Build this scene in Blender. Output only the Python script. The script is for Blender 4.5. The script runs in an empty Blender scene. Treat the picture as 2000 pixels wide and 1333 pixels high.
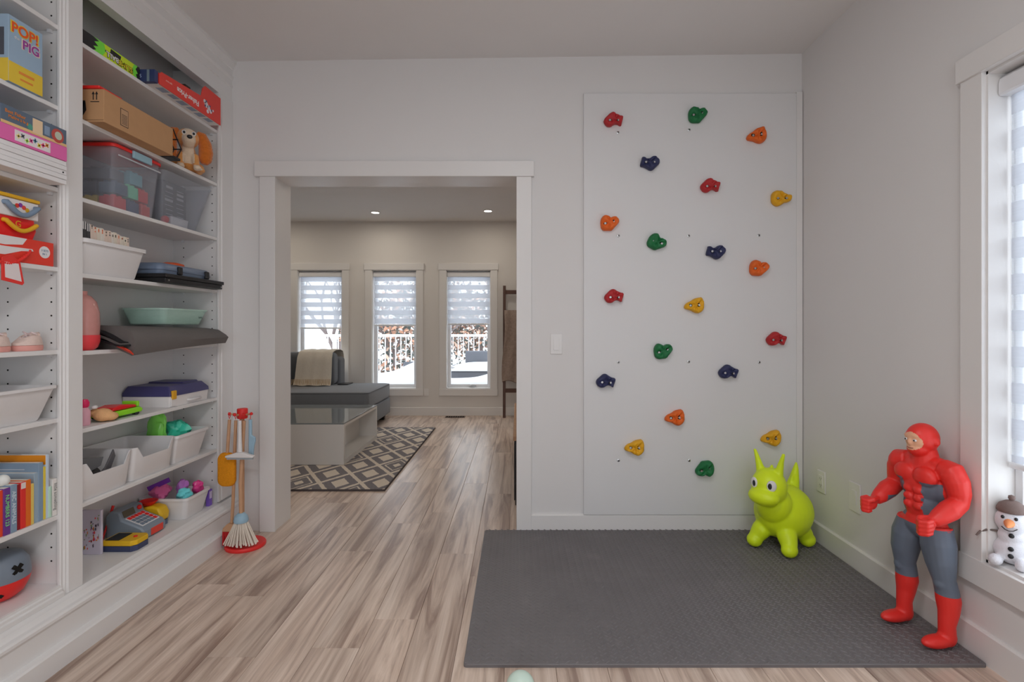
import bpy, bmesh, math, random
from mathutils import Vector, Matrix, Euler
random.seed(7)
SC = bpy.context.scene
COL = SC.collection
PI = math.pi

# ------------------------------------------------------------------ camera
F, CX, CY, CZ = 1023.0, 1010.0, 639.0, 1.18        # focal length and principal point in pixels, eye height in metres
cam = bpy.data.cameras.new('camera'); camo = bpy.data.objects.new('camera', cam); COL.objects.link(camo)
camo.location = (0, 0, CZ); camo.rotation_euler = (PI/2, 0, 0)
cam.sensor_width = 36; cam.lens = F/2000*36
cam.shift_x = -(CX-1000)/2000; cam.shift_y = (CY-666.5)/2000
cam.clip_start = 0.05; cam.clip_end = 200
SC.camera = camo

# ------------------------------------------------------------------ world, daylight, exposure
W = bpy.data.worlds.new('overcast_sky'); SC.world = W; W.use_nodes = True
bg = W.node_tree.nodes['Background']
bg.inputs[0].default_value = (0.86, 0.93, 1.0, 1); bg.inputs[1].default_value = 3.7
SC.view_settings.view_transform = 'Standard'; SC.view_settings.look = 'None'
SC.view_settings.exposure = -0.22; SC.view_settings.gamma = 1; SC.view_settings.use_curve_mapping = False
try:
    SC.cycles.use_denoising = True
    SC.cycles.max_bounces = 9; SC.cycles.diffuse_bounces = 5; SC.cycles.transparent_max_bounces = 16
    SC.cycles.caustics_reflective = False; SC.cycles.caustics_refractive = False
    SC.cycles.sample_clamp_indirect = 6
except Exception: pass

def sun_light(rot, e, col):
    l = bpy.data.lights.new('winter_sun', 'SUN'); l.energy = e; l.angle = 0.02; l.color = col
    o = bpy.data.objects.new('winter_sun', l); COL.objects.link(o); o.rotation_euler = rot
sun_light((math.radians(62), 0, math.radians(-28)), 1.0, (1.0, 0.9, 0.78))   # low winter sun from behind the house

def portal(loc, rot, sx, sy):
    l = bpy.data.lights.new('window_portal', 'AREA'); l.shape = 'RECTANGLE'; l.size = sx; l.size_y = sy
    l.cycles.is_portal = True
    o = bpy.data.objects.new('window_portal', l); COL.objects.link(o); o.location = loc; o.rotation_euler = rot

# ------------------------------------------------------------------ helpers
def at(px, py, Y):                      # photo pixel + distance -> point
    return Vector(((px-CX)*Y/F, Y, CZ-(py-CY)*Y/F))
def yx(px, X):                          # distance of a pixel column on the plane x = X
    return X*F/(px-CX)

def lin(c): c /= 255.0; return c/12.92 if c <= 0.04045 else ((c+0.055)/1.055)**2.4
def ph(r, g, b, k=0.56):                # colour as it reads in the photograph -> reflectance
    v = [lin(c)/k for c in (r, g, b)]; q = max(1.0, max(v)/0.82)
    return tuple(c/q for c in v)

MATS = {}
def pm(name, rgb, rough=0.5, spec=0.4, var=0.05, scale=12.0, bump=0.0, bscale=120.0, metal=0.0, sub=0.0, sheen=0.0, coat=0.0, aniso=None):
    m = bpy.data.materials.new(name); m.use_nodes = True; nt = m.node_tree; N = nt.nodes; L = nt.links
    b = N['Principled BSDF']; b.inputs['Roughness'].default_value = rough
    b.inputs['Specular IOR Level'].default_value = spec; b.inputs['Metallic'].default_value = metal
    if coat: b.inputs['Coat Weight'].default_value = coat; b.inputs['Coat Roughness'].default_value = 0.15
    if sheen: b.inputs['Sheen Weight'].default_value = sheen
    tc = N.new('ShaderNodeTexCoord')
    nz = N.new('ShaderNodeTexNoise'); nz.inputs['Scale'].default_value = scale; nz.inputs['Detail'].default_value = 3
    L.new(tc.outputs['Object'], nz.inputs['Vector'])
    mx = N.new('ShaderNodeMix'); mx.data_type = 'RGBA'
    mx.inputs['A'].default_value = (*[c*(1-var) for c in rgb], 1); mx.inputs['B'].default_value = (*[min(1, c*(1+var)) for c in rgb], 1)
    L.new(nz.outputs['Fac'], mx.inputs['Factor']); L.new(mx.outputs['Result'], b.inputs['Base Color'])
    if bump:
        n2 = N.new('ShaderNodeTexNoise'); n2.inputs['Scale'].default_value = bscale; n2.inputs['Detail'].default_value = 4
        if aniso:
            mp = N.new('ShaderNodeMapping'); mp.inputs['Scale'].default_value = aniso
            L.new(tc.outputs['Object'], mp.inputs['Vector']); L.new(mp.outputs['Vector'], n2.inputs['Vector'])
        else: L.new(tc.outputs['Object'], n2.inputs['Vector'])
        bp = N.new('ShaderNodeBump'); bp.inputs['Strength'].default_value = bump; bp.inputs['Distance'].default_value = 0.004
        L.new(n2.outputs['Fac'], bp.inputs['Height']); L.new(bp.outputs['Normal'], b.inputs['Normal'])
    MATS[name] = m
    return m
def glassy(name, tint, alpha, rough=0.1, spec=0.5, translucent=0.0):     # clear or milky plastic / sheer cloth / panes
    m = bpy.data.materials.new(name); m.use_nodes = True; nt = m.node_tree; N = nt.nodes; L = nt.links
    b = N['Principled BSDF']; b.inputs['Base Color'].default_value = (*tint, 1); b.inputs['Roughness'].default_value = rough
    b.inputs['Specular IOR Level'].default_value = spec
    t = N.new('ShaderNodeBsdfTransparent'); t.inputs['Color'].default_value = (*[0.6+0.4*c for c in tint], 1)
    src = b.outputs['BSDF']
    if translucent:
        tr = N.new('ShaderNodeBsdfTranslucent'); tr.inputs['Color'].default_value = (*tint, 1)
        mt = N.new('ShaderNodeMixShader'); mt.inputs[0].default_value = translucent
        L.new(src, mt.inputs[1]); L.new(tr.outputs[0], mt.inputs[2]); src = mt.outputs[0]
    mx = N.new('ShaderNodeMixShader')
    nz = N.new('ShaderNodeTexNoise'); nz.inputs['Scale'].default_value = 9
    mr = N.new('ShaderNodeMapRange'); mr.inputs['To Min'].default_value = alpha*0.92; mr.inputs['To Max'].default_value = min(1, alpha*1.08)
    L.new(nz.outputs['Fac'], mr.inputs['Value']); L.new(mr.outputs['Result'], mx.inputs[0])
    L.new(t.outputs[0], mx.inputs[1]); L.new(src, mx.inputs[2])
    L.new(mx.outputs[0], N['Material Output'].inputs['Surface'])
    MATS[name] = m
    return m
def emit(name, rgb, s):
    m = bpy.data.materials.new(name); m.use_nodes = True; b = m.node_tree.nodes['Principled BSDF']
    b.inputs['Base Color'].default_value = (*rgb, 1); b.inputs['Emission Color'].default_value = (*rgb, 1); b.inputs['Emission Strength'].default_value = s
    MATS[name] = m
    return m
_cc = {}
def col(r, g, b, rough=0.45, **k):      # quick plastic / card colour
    key = (r, g, b, rough, tuple(sorted(k.items())))
    if key not in _cc: _cc[key] = pm('paint_%d_%d_%d' % (r, g, b), ph(r, g, b), rough, **k)
    return _cc[key]

class MB:
    def __init__(s): s.v = []; s.f = []; s.m = []; s.mi = 0
    def add(s, vs, fs):
        o = len(s.v); s.v += [tuple(v) for v in vs]; s.f += [[i+o for i in f] for f in fs]; s.m += [s.mi]*len(fs); return s
    def box(s, x0, x1, y0, y1, z0, z1):
        return s.add([(x0,y0,z0),(x1,y0,z0),(x1,y1,z0),(x0,y1,z0),(x0,y0,z1),(x1,y0,z1),(x1,y1,z1),(x0,y1,z1)],
                     [[0,3,2,1],[4,5,6,7],[0,1,5,4],[1,2,6,5],[2,3,7,6],[3,0,4,7]])
    def prism(s, poly, ax, a0, a1):      # poly in the plane across ax, extruded from a0 to a1
        mk = {'x': lambda p, a: (a, p[0], p[1]), 'y': lambda p, a: (p[0], a, p[1]), 'z': lambda p, a: (p[0], p[1], a)}[ax]
        n = len(poly); vs = [mk(p, a0) for p in poly]+[mk(p, a1) for p in poly]
        return s.add(vs, [list(range(n)), list(range(2*n-1, n-1, -1))]+[[i, (i+1) % n, n+(i+1) % n, n+i] for i in range(n)])
    def loops(s, ls, cap0=True, cap1=True, close=False):
        n = len(ls[0]); vs = [p for l in ls for p in l]; fs = []
        m = len(ls)
        for k in range(m if close else m-1):
            a, b = k*n, ((k+1) % m)*n
            fs += [[a+i, a+(i+1) % n, b+(i+1) % n, b+i] for i in range(n)]
        if not close:
            if cap0: fs.append(list(range(n-1, -1, -1)))
            if cap1: fs.append([(m-1)*n+i for i in range(n)])
        return s.add(vs, fs)
    def ring(s, c, d, r, n):
        d = Vector(d).normalized(); u = d.orthogonal().normalized(); w = d.cross(u); c = Vector(c)
        return [c+r*(math.cos(2*PI*i/n)*u+math.sin(2*PI*i/n)*w) for i in range(n)]
    def cyl(s, p0, p1, r0, r1=None, n=16):
        r1 = r0 if r1 is None else r1; d = Vector(p1)-Vector(p0)
        return s.loops([s.ring(p0, d, r0, n), s.ring(p1, d, r1, n)])
    def tube(s, pts, r, n=8):
        pts = [Vector(p) for p in pts]; ls = []; u = None
        for i, p in enumerate(pts):
            d = (pts[min(i+1, len(pts)-1)]-pts[max(i-1, 0)]).normalized()
            if u is None: u = d.orthogonal().normalized()
            u = (u-d*u.dot(d)).normalized(); w = d.cross(u); rr = r[i] if isinstance(r, (list, tuple)) else r
            ls.append([p+rr*(math.cos(2*PI*k/n)*u+math.sin(2*PI*k/n)*w) for k in range(n)])
        return s.loops(ls)
    def lathe(s, prof, c=(0,0,0), n=24, sx=1, sy=1):
        return s.loops([[(c[0]+sx*max(r, 1e-4)*math.cos(2*PI*i/n), c[1]+sy*max(r, 1e-4)*math.sin(2*PI*i/n), c[2]+z) for i in range(n)] for r, z in prof])
    def ell(s, c, r, nu=16, nv=10, rot=None):
        if not isinstance(r, (tuple, list)): r = (r, r, r)
        ls = []; M = Euler(rot).to_matrix() if rot else Matrix.Identity(3); c = Vector(c)
        for j in range(nv+1):
            t = PI*(j/nv); q = max(math.sin(t), 1e-3)
            ls.append([c+M @ Vector((r[0]*q*math.cos(2*PI*i/nu), r[1]*q*math.sin(2*PI*i/nu), -r[2]*math.cos(t))) for i in range(nu)])
        return s.loops(ls)
    def grid(s, fn, nu, nv):
        vs = [fn(i/nu, j/nv) for j in range(nv+1) for i in range(nu+1)]
        return s.add(vs, [[j*(nu+1)+i, j*(nu+1)+i+1, (j+1)*(nu+1)+i+1, (j+1)*(nu+1)+i] for j in range(nv) for i in range(nu)])
    def slab(s, fn, nu, nv, d):           # a sheet with thickness: fn gives the point, d an offset vector
        n0 = len(s.v); s.grid(fn, nu, nv); d = Vector(d); n1 = len(s.v)
        vs = [Vector(v)+d for v in s.v[n0:n1]]; fs = [[i-n0 for i in reversed(f)] for f in s.f[-nu*nv:]]
        s.add(vs, fs)
        b = [i for i in range(nu+1)]+[(j+1)*(nu+1)-1 for j in range(1, nv+1)]+[nv*(nu+1)+i for i in range(nu-1, -1, -1)]+[j*(nu+1) for j in range(nv-1, 0, -1)]
        k = len(b); o = n1-n0
        s.f += [[n0+b[i], n0+o+b[i], n0+o+b[(i+1) % k], n0+b[(i+1) % k]] for i in range(k)]; s.m += [s.mi]*k
        return s

WL = {}
def mesh_of(mb, mats, off, smooth, name):
    me = bpy.data.meshes.new(name)
    me.from_pydata([(v[0]-off[0], v[1]-off[1], v[2]-off[2]) for v in mb.v], [], mb.f)
    for m in (mats if isinstance(mats, (list, tuple)) else [mats]): me.materials.append(m)
    me.polygons.foreach_set('material_index', mb.m)
    bm = bmesh.new(); bm.from_mesh(me); bmesh.ops.recalc_face_normals(bm, faces=bm.faces); bm.to_mesh(me); bm.free()
    if smooth:
        me.polygons.foreach_set('use_smooth', [True]*len(me.polygons))
        if smooth < 180: me.set_sharp_from_angle(angle=math.radians(smooth))
    me.update()
    return me
def obj(name, mb, mats, parent=None, smooth=0, bevel=0.0, seg=2, label=None, cat=None, group=None, kind=None, origin=None):
    if parent is not None: off = WL[parent]
    elif origin is not None: off = Vector(origin)
    else:
        xs = [v[0] for v in mb.v]; ys = [v[1] for v in mb.v]; zs = [v[2] for v in mb.v]
        off = Vector(((min(xs)+max(xs))/2, (min(ys)+max(ys))/2, min(zs)))
    if bevel and not smooth: smooth = 35
    me = mesh_of(mb, mats, off, smooth, name)
    o = bpy.data.objects.new(name, me); COL.objects.link(o)
    if parent is not None: o.parent = parent
    else: o.location = off
    WL[o] = off
    if bevel:
        b = o.modifiers.new('bevel', 'BEVEL'); b.width = bevel; b.segments = seg; b.limit_method = 'ANGLE'; b.angle_limit = math.radians(40)
    tag(o, label, cat, group, kind)
    return o
def tag(o, label=None, cat=None, group=None, kind=None):
    if label: o['label'] = label
    if cat: o['category'] = cat
    if group: o['group'] = group
    if kind: o['kind'] = kind
    return o
def thing(name, label, cat, loc=(0,0,0), rotz=None, group=None, rot=None, kind=None):
    o = bpy.data.objects.new(name, None); o.empty_display_size = 0.05; COL.objects.link(o); o.location = loc
    WL[o] = Vector(loc)
    if rotz is not None: o.rotation_euler = (0, 0, rotz); WL[o] = Vector((0,0,0))      # parts are then built in the thing's own frame
    if rot is not None: o.rotation_euler = rot; WL[o] = Vector((0,0,0))
    tag(o, label, cat, group, kind)
    return o
def struct(name, mb, mats, label, cat, **k):
    return obj(name, mb, mats, kind='structure', label=label, cat=cat, **k)
def copy_tree(o, parent=None):
    c = o.copy(); COL.objects.link(c); c.parent = parent
    for ch in list(o.children): copy_tree(ch, c)
    return c
def blob(name, mb, mats, parent, voxel=0.004, it=8, colour=None, label=None):     # melt overlapping shapes into one continuous skin
    tmp = obj('tmp', mb, mats if not isinstance(mats, (list, tuple)) else mats[0], parent)
    r = tmp.modifiers.new('r', 'REMESH'); r.mode = 'VOXEL'; r.voxel_size = voxel
    s = tmp.modifiers.new('s', 'SMOOTH'); s.factor = 0.5; s.iterations = it
    bpy.context.view_layer.update(); dg = bpy.context.evaluated_depsgraph_get()
    me = bpy.data.meshes.new_from_object(tmp.evaluated_get(dg)); me.name = name
    bpy.data.objects.remove(tmp)
    me.materials.clear()
    for m in (mats if isinstance(mats, (list, tuple)) else [mats]): me.materials.append(m)
    me.polygons.foreach_set('use_smooth', [True]*len(me.polygons))
    if colour: me.polygons.foreach_set('material_index', [colour(p.center) for p in me.polygons])
    o = bpy.data.objects.new(name, me); COL.objects.link(o); o.parent = parent; WL[o] = WL[parent]
    tag(o, label)
    return o
def text(s, origin, u, v, size, mat, parent, name='lettering', sx=1.0, ax='CENTER', ext=0.0004, shear=0, bold=0.0):
    cu = bpy.data.curves.new('t', 'FONT'); cu.body = s; cu.size = size; cu.align_x = ax; cu.align_y = 'CENTER'; cu.extrude = ext; cu.shear = shear
    cu.resolution_u = 3; cu.offset = size*bold
    t = bpy.data.objects.new('t', cu); COL.objects.link(t); bpy.context.view_layer.update()
    me = bpy.data.meshes.new_from_object(t.evaluated_get(bpy.context.evaluated_depsgraph_get())); bpy.data.objects.remove(t)
    u = Vector(u).normalized(); v = Vector(v).normalized(); n = u.cross(v); og = Vector(origin)-WL[parent]
    M = Matrix(((u.x*sx, v.x, n.x, og.x), (u.y*sx, v.y, n.y, og.y), (u.z*sx, v.z, n.z, og.z), (0,0,0,1)))
    me.transform(M); me.materials.clear(); me.materials.append(mat); me.name = name
    o = bpy.data.objects.new(name, me); COL.objects.link(o); o.parent = parent; WL[o] = WL[parent]
    return o
def rloop(x0, x1, y0, y1, r, z, seg=4, sub=1):
    pts = []
    cs = [(x1-r, y1-r, 0), (x0+r, y1-r, 90), (x0+r, y0+r, 180), (x1-r, y0+r, 270)]
    for k, (cx, cy, a) in enumerate(cs):
        for i in range(seg+1):
            t = math.radians(a+90*i/seg); pts.append((cx+r*math.cos(t), cy+r*math.sin(t)))
        nx, ny, na = cs[(k+1) % 4]; t = math.radians(na); q = (nx+r*math.cos(t), ny+r*math.sin(t)); p = pts[-1]
        for i in range(1, sub): pts.append((p[0]+(q[0]-p[0])*i/sub, p[1]+(q[1]-p[1])*i/sub))
    zf = z if callable(z) else (lambda x, y: z)
    return [(x, y, zf(x, y)) for x, y in pts]
def tub(mb, b, t, z0, z1, th=0.003, r=0.02, rim=0.006, rimh=0.012, sub=1):      # open tapered box with a lip
    zt = z1 if callable(z1) else (lambda x, y: z1)
    ins = lambda q, d: (q[0]+d, q[1]-d, q[2]+d, q[3]-d)
    R = lambda q, rr, z: rloop(*q, max(rr, 0.002), z, 4, sub)
    zl = lambda x, y: zt(x, y)-rimh
    ls = [R(ins(b, 0.004), r, z0), R(b, r, z0+0.005), R(t, r, zl), R(ins(t, -rim), r+rim, zl), R(ins(t, -rim), r+rim, zt), R(ins(t, th), r-th, zt), R(ins(b, th), r-th, z0+0.006)]
    return mb.loops(ls)
U, VZ = Vector((0,1,0)), Vector((0,0,1))        # reading directions on a face that looks into the room from the bookcase
E = Vector((1,0,0))
# ------------------------------------------------------------------ living room lamps and added playroom fill lamps
M_TRIMRING = pm('lamp_white', (0.8,0.8,0.8), 0.4)
M_GLOW = emit('lamp_diffuser', (1.0, 0.93, 0.82), 14.0)
M_GLOW2 = emit('fill_lamp_diffuser', (1.0, 0.97, 0.93), 2.0)
def lamp(name, label, loc, r, power, mat, group, drop=0.012, color=(0.985, 0.985, 1.0)):
    t = thing(name, label, 'ceiling light', loc, group=group)
    x, y, z = loc
    obj('trim_ring', MB().lathe([(r*1.25, 0.0), (r*1.25, -drop*0.5), (r*1.02, -drop), (r, -drop), (r, -drop*0.6), (r*0.9, 0.0)], loc, 32), M_TRIMRING, t, smooth=40)
    obj('diffuser', MB().lathe([(0.0, -drop*0.9), (r*0.99, -drop*0.9), (r*0.99, -drop*0.7), (0.0, -drop*0.7)], loc, 32), mat, t)
    l = bpy.data.lights.new('lamp_light', 'AREA'); l.shape = 'DISK'; l.size = r*2; l.energy = power; l.color = color
    o = bpy.data.objects.new('lamp_light', l); COL.objects.link(o); o.parent = t; o.location = (0, 0, -drop-0.004)
    return t
PLAY = 18.0; LIV = 3.6
lamp('fill_ceiling_lamp', 'unseen round fill lamp added over the middle of the playroom', (0.0, 0.75, 2.737), 0.24, PLAY, M_GLOW2, 'added playroom fill lamps', 0.05)  # this and the next lamp are added out of view to brighten the playroom
lamp('fill_ceiling_lamp', 'unseen round fill lamp added at the rear end of the playroom', (0.0, -1.15, 2.737), 0.24, PLAY, M_GLOW2, 'added playroom fill lamps', 0.05)
pA = at(733, 414, 1.405*F/225); pB = at(953, 411, 1.405*F/228)
lamp('recessed_light', 'left one of the two small recessed ceiling lights seen through the doorway', (pA.x, pA.y, 2.585), 0.045, LIV, M_GLOW, 'recessed living room lights', color=(1.0, 0.90, 0.76))
lamp('recessed_light', 'right one of the two small recessed ceiling lights seen through the doorway', (pB.x, pB.y, 2.585), 0.045, LIV, M_GLOW, 'recessed living room lights', color=(1.0, 0.90, 0.76))
for k, (x, y) in enumerate(((-3.1, 6.3), (-3.1, 4.5), (-1.72, 4.5), (-0.35, 4.5), (1.0, 4.5))):
    lamp('recessed_light', 'small recessed ceiling light of the living room near the %s' % ('sofa corner', 'left wall', 'coffee table', 'media console', 'right wall')[k], (x, y, 2.585), 0.045, LIV, M_GLOW, 'recessed living room lights', color=(1.0, 0.90, 0.76))

# ------------------------------------------------------------------ surface materials
M_WALL = pm('wall_paint', (0.765,0.748,0.738), 0.7, 0.25, 0.015, 3, 0.05, 260)
M_WALL2 = pm('wall_paint_living', (0.74,0.71,0.68), 0.7, 0.25, 0.015, 3, 0.05, 260)
M_CEIL = pm('ceiling_paint', (0.79,0.77,0.76), 0.8, 0.2, 0.02, 3, 0.08, 180)
M_TRIM = pm('trim_paint', (0.79,0.77,0.755), 0.38, 0.45, 0.012, 5)
M_CASE = pm('bookcase_paint', (0.80,0.785,0.775), 0.4, 0.45, 0.012, 5, 0.03, 90)
M_CASEIN = pm('bookcase_inner_panel', (0.77,0.755,0.745), 0.5, 0.35, 0.012, 5)
M_PANEL = pm('climbing_panel_paint', (0.76,0.755,0.755), 0.35, 0.45, 0.012, 5, 0.03, 60)
M_VINYL = pm('window_vinyl', ph(190, 190, 192), 0.35, 0.5, 0.01)
M_HOLE = pm('dark_hole', (0.02,0.018,0.016), 0.9, 0.1)
M_STEEL = pm('steel', (0.55,0.55,0.55), 0.3, 0.5, 0.05, 40, metal=1.0)
M_GLASS = glassy('window_glass', (0.95,0.98,1.0), 0.06, 0.02)
M_BLINDO = glassy('blind_opaque_band', (0.80,0.82,0.86), 0.97, 0.8, 0.1, 0.5)
M_BLINDS = glassy('blind_sheer_band', (0.85,0.87,0.9), 0.30, 0.8, 0.1, 0.6)

def plank_material():
    m = bpy.data.materials.new('vinyl_plank'); m.use_nodes = True; N = m.node_tree.nodes; L = m.node_tree.links
    b = N['Principled BSDF']; b.inputs['Specular IOR Level'].default_value = 0.5
    tc = N.new('ShaderNodeTexCoord'); oi = N.new('ShaderNodeObjectInfo')
    cb = N.new('ShaderNodeCombineXYZ')
    ml = N.new('ShaderNodeMath'); ml.operation = 'MULTIPLY'; ml.inputs[1].default_value = 37.0
    L.new(oi.outputs['Random'], ml.inputs[0]); L.new(ml.outputs[0], cb.inputs['X']); L.new(ml.outputs[0], cb.inputs['Y']); L.new(ml.outputs[0], cb.inputs['Z'])
    ad = N.new('ShaderNodeVectorMath'); ad.operation = 'ADD'; L.new(tc.outputs['Object'], ad.inputs[0]); L.new(cb.outputs[0], ad.inputs[1])
    def noise(sc, detail, dist, rough=0.6):
        mp = N.new('ShaderNodeMapping'); mp.inputs['Scale'].default_value = sc; L.new(ad.outputs[0], mp.inputs['Vector'])
        n = N.new('ShaderNodeTexNoise'); n.inputs['Scale'].default_value = 1; n.inputs['Detail'].default_value = detail
        n.inputs['Distortion'].default_value = dist; n.inputs['Roughness'].default_value = rough
        L.new(mp.outputs[0], n.inputs['Vector']); return n
    n1 = noise((13, 1.1, 1), 5, 1.2); n2 = noise((70, 2.2, 1), 4, 0.4); n3 = noise((3.2, 0.8, 1), 2, 0.5)
    r1 = N.new('ShaderNodeValToRGB'); e = r1.color_ramp.elements
    e[0].position = 0.36; e[0].color = (*ph(126, 107, 96), 1); e[1].position = 0.66; e[1].color = (*ph(178, 163, 151), 1)
    k = r1.color_ramp.elements.new(0.5); k.color = (*ph(162, 145, 132), 1)
    L.new(n1.outputs['Fac'], r1.inputs['Fac'])
    r2 = N.new('ShaderNodeValToRGB'); e = r2.color_ramp.elements
    e[0].position = 0.38; e[0].color = (0.80, 0.76, 0.73, 1); e[1].position = 0.56; e[1].color = (1,1,1,1)
    L.new(n2.outputs['Fac'], r2.inputs['Fac'])
    mx = N.new('ShaderNodeMix'); mx.data_type = 'RGBA'; mx.blend_type = 'MULTIPLY'; mx.inputs['Factor'].default_value = 0.7
    L.new(r1.outputs[0], mx.inputs['A']); L.new(r2.outputs[0], mx.inputs['B'])
    r3 = N.new('ShaderNodeMapRange'); r3.inputs['From Min'].default_value = 0.3; r3.inputs['From Max'].default_value = 0.7
    r3.inputs['To Min'].default_value = 0.86; r3.inputs['To Max'].default_value = 1.12; L.new(n3.outputs['Fac'], r3.inputs['Value'])
    hv = N.new('ShaderNodeHueSaturation'); L.new(mx.outputs['Result'], hv.inputs['Color'])
    mv = N.new('ShaderNodeMath'); mv.operation = 'MULTIPLY_ADD'; mv.inputs[1].default_value = 0.07; mv.inputs[2].default_value = -0.035
    L.new(oi.outputs['Random'], mv.inputs[0])
    av = N.new('ShaderNodeMath'); L.new(r3.outputs[0], av.inputs[0]); L.new(mv.outputs[0], av.inputs[1]); L.new(av.outputs[0], hv.inputs['Value'])
    L.new(hv.outputs['Color'], b.inputs['Base Color'])
    mr = N.new('ShaderNodeMapRange'); mr.inputs['To Min'].default_value = 0.24; mr.inputs['To Max'].default_value = 0.38
    L.new(n2.outputs['Fac'], mr.inputs['Value']); L.new(mr.outputs[0], b.inputs['Roughness'])
    bp = N.new('ShaderNodeBump'); bp.inputs['Strength'].default_value = 0.12; bp.inputs['Distance'].default_value = 0.002
    L.new(n2.outputs['Fac'], bp.inputs['Height']); L.new(bp.outputs[0], b.inputs['Normal'])
    return m
M_PLANK = plank_material()

# ------------------------------------------------------------------ room shell
XL, XR, YB, YF, YW = -1.93, 1.647, 3.03, 6.98, 3.23       # side walls, partition front, far wall, partition back
floor = struct('floor', MB().box(-4.0, 1.8, -2.4, 7.13, -0.14, -0.006), pm('subfloor', (0.10,0.07,0.05), 0.9), 'brown streaked vinyl plank floor running through the doorway', 'floor')
pw, pl = 0.178, 1.22
pmb = MB(); g = 0.0005; c = 0.0012
pmb.loops([[(-pw/2+g,0,-0.005),(pw/2-g,0,-0.005),(pw/2-g,1-g,-0.005),(-pw/2+g,1-g,-0.005)],
           [(-pw/2+g,0,-c),(pw/2-g,0,-c),(pw/2-g,1-g,-c),(-pw/2+g,1-g,-c)],
           [(-pw/2+g+c,g,0),(pw/2-g-c,g,0),(pw/2-g-c,1-2*g,0),(-pw/2+g+c,1-2*g,0)]])
pme = mesh_of(pmb, M_PLANK, (0,0,0), 0, 'plank')
r = 0; x = -3.96
while x < 1.66:
    cx = x+pw/2
    y0, y1 = (-2.3, 6.98) if cx > -1.62 else (3.23, 6.98)
    y = y0-random.uniform(0.05, 1.1)
    while y < y1:
        a, b_ = max(y, y0), min(y+pl, y1)
        if b_-a > 0.02:
            o = bpy.data.objects.new('plank', pme); COL.objects.link(o); o.parent = floor
            o.location = (cx-WL[floor].x, a-WL[floor].y, -WL[floor].z); o.scale = (1, b_-a, 1)
        y += pl
    x += pw; r += 1

struct('wall_left', MB().box(XL-0.1, XL, -2.3, YB, 0, 2.80), M_WALL, 'plain wall behind the white built-in bookcase', 'wall')
WZ0, WZ1, WY0, WY1 = 0.353, 2.077, 1.241, 1.841
w = MB(); w.box(XR, XR+0.15, -2.3, WY0, 0, 2.80); w.box(XR, XR+0.15, WY1, YW, 0, 2.80); w.box(XR, XR+0.15, WY0, WY1, 0, WZ0); w.box(XR, XR+0.15, WY0, WY1, WZ1, 2.80)
struct('wall_right', w, M_WALL, 'off-white side wall with a window beside the action figure', 'wall')
DX0, DX1, DZ = -1.416, 0.018, 2.063
w = MB(); w.box(-4.0, DX0, YB, YW, 0, 2.80); w.box(DX1, XR, YB, YW, 0, 2.80); w.box(DX0, DX1, YB, YW, DZ, 2.80)
struct('wall_back', w, M_WALL, 'off-white wall with the wide doorway and the climbing panel', 'wall')
w = MB(); w.box(XL-0.1, -1.1, -2.4, -2.3, 0, 2.8); w.box(1.1, XR+0.15, -2.4, -2.3, 0, 2.8); w.box(-1.1, 1.1, -2.4, -2.3, 0, 0.35); w.box(-1.1, 1.1, -2.4, -2.3, 2.15, 2.8)
struct('wall_rear', w, M_WALL, 'wall behind the viewer around the added wide window', 'wall')
w = MB(); w.prism([(XL-0.1, 2.7115), (XR+0.15, 2.7645), (XR+0.15, 2.9), (XL-0.1, 2.9)], 'y', -2.4, YB)
struct('ceiling', w, M_CEIL, 'plain off-white ceiling of the playroom', 'ceiling')
struct('ceiling', MB().box(-4.0, 1.8, YW, 7.13, 2.585, 2.80), M_CEIL, 'lower living room ceiling with recessed lights', 'ceiling')
struct('wall_living_left', MB().box(-4.1, -4.0, YB, 7.13, 0, 2.80), M_WALL2, 'living room wall to the left of the sofa', 'wall')
struct('wall_living_right', MB().box(1.6, 1.8, YW, 7.13, 0, 2.80), M_WALL2, 'living room wall behind the media console', 'wall')
WC = (-2.626, -1.637, -0.648); FZ0, FZ1, HW = 0.354, 1.940, 0.30
w = MB(); xs = [-4.0]
for cxx in WC: xs += [cxx-HW, cxx+HW]
xs.append(1.6)
for i in range(0, len(xs), 2): w.box(xs[i], xs[i+1], YF, YF+0.15, 0, 2.80)
for cxx in WC: w.box(cxx-HW, cxx+HW, YF, YF+0.15, 0, FZ0); w.box(cxx-HW, cxx+HW, YF, YF+0.15, FZ1, 2.80)
struct('wall_far', w, M_WALL2, 'far living room wall with three tall windows', 'wall')

# baseboards
def board(name, label, x0, x1, y0, y1, h, axis, side):
    t = 0.014; mb = MB()
    if axis == 'x': mb.prism([(y0, 0), (y0+side*t, 0), (y0+side*t, h-0.006), (y0+side*(t-0.006), h), (y0, h)], 'x', x0, x1)
    else: mb.prism([(x0, 0), (x0+side*t, 0), (x0+side*t, h-0.006), (x0+side*(t-0.006), h), (x0, h)], 'y', y0, y1)
    struct(name, mb, M_TRIM, label, 'baseboard')
board('baseboard_back', 'white baseboard below the climbing panel', 0.083, XR, YB, 0, 0.098, 'x', -1)
board('baseboard_right', 'white baseboard along the side wall behind the action figure', XR, 0, -2.3, YB, 0.112, 'y', -1)
board('baseboard_far', 'white baseboard under the three living room windows', -4.0, 1.6, YF, 0, 0.11, 'x', -1)
board('baseboard_living_right', 'white baseboard behind the media console', 1.6, 0, YW, YF, 0.11, 'y', -1)
board('baseboard_rear', 'white baseboard under the added wide window behind the viewer', XL, XR, -2.3, 0, 0.11, 'x', 1)
board('baseboard_left', 'white baseboard on the wall past the near end of the bookcase', XL, 0, -2.3, 0.86, 0.11, 'y', 1)

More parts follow.
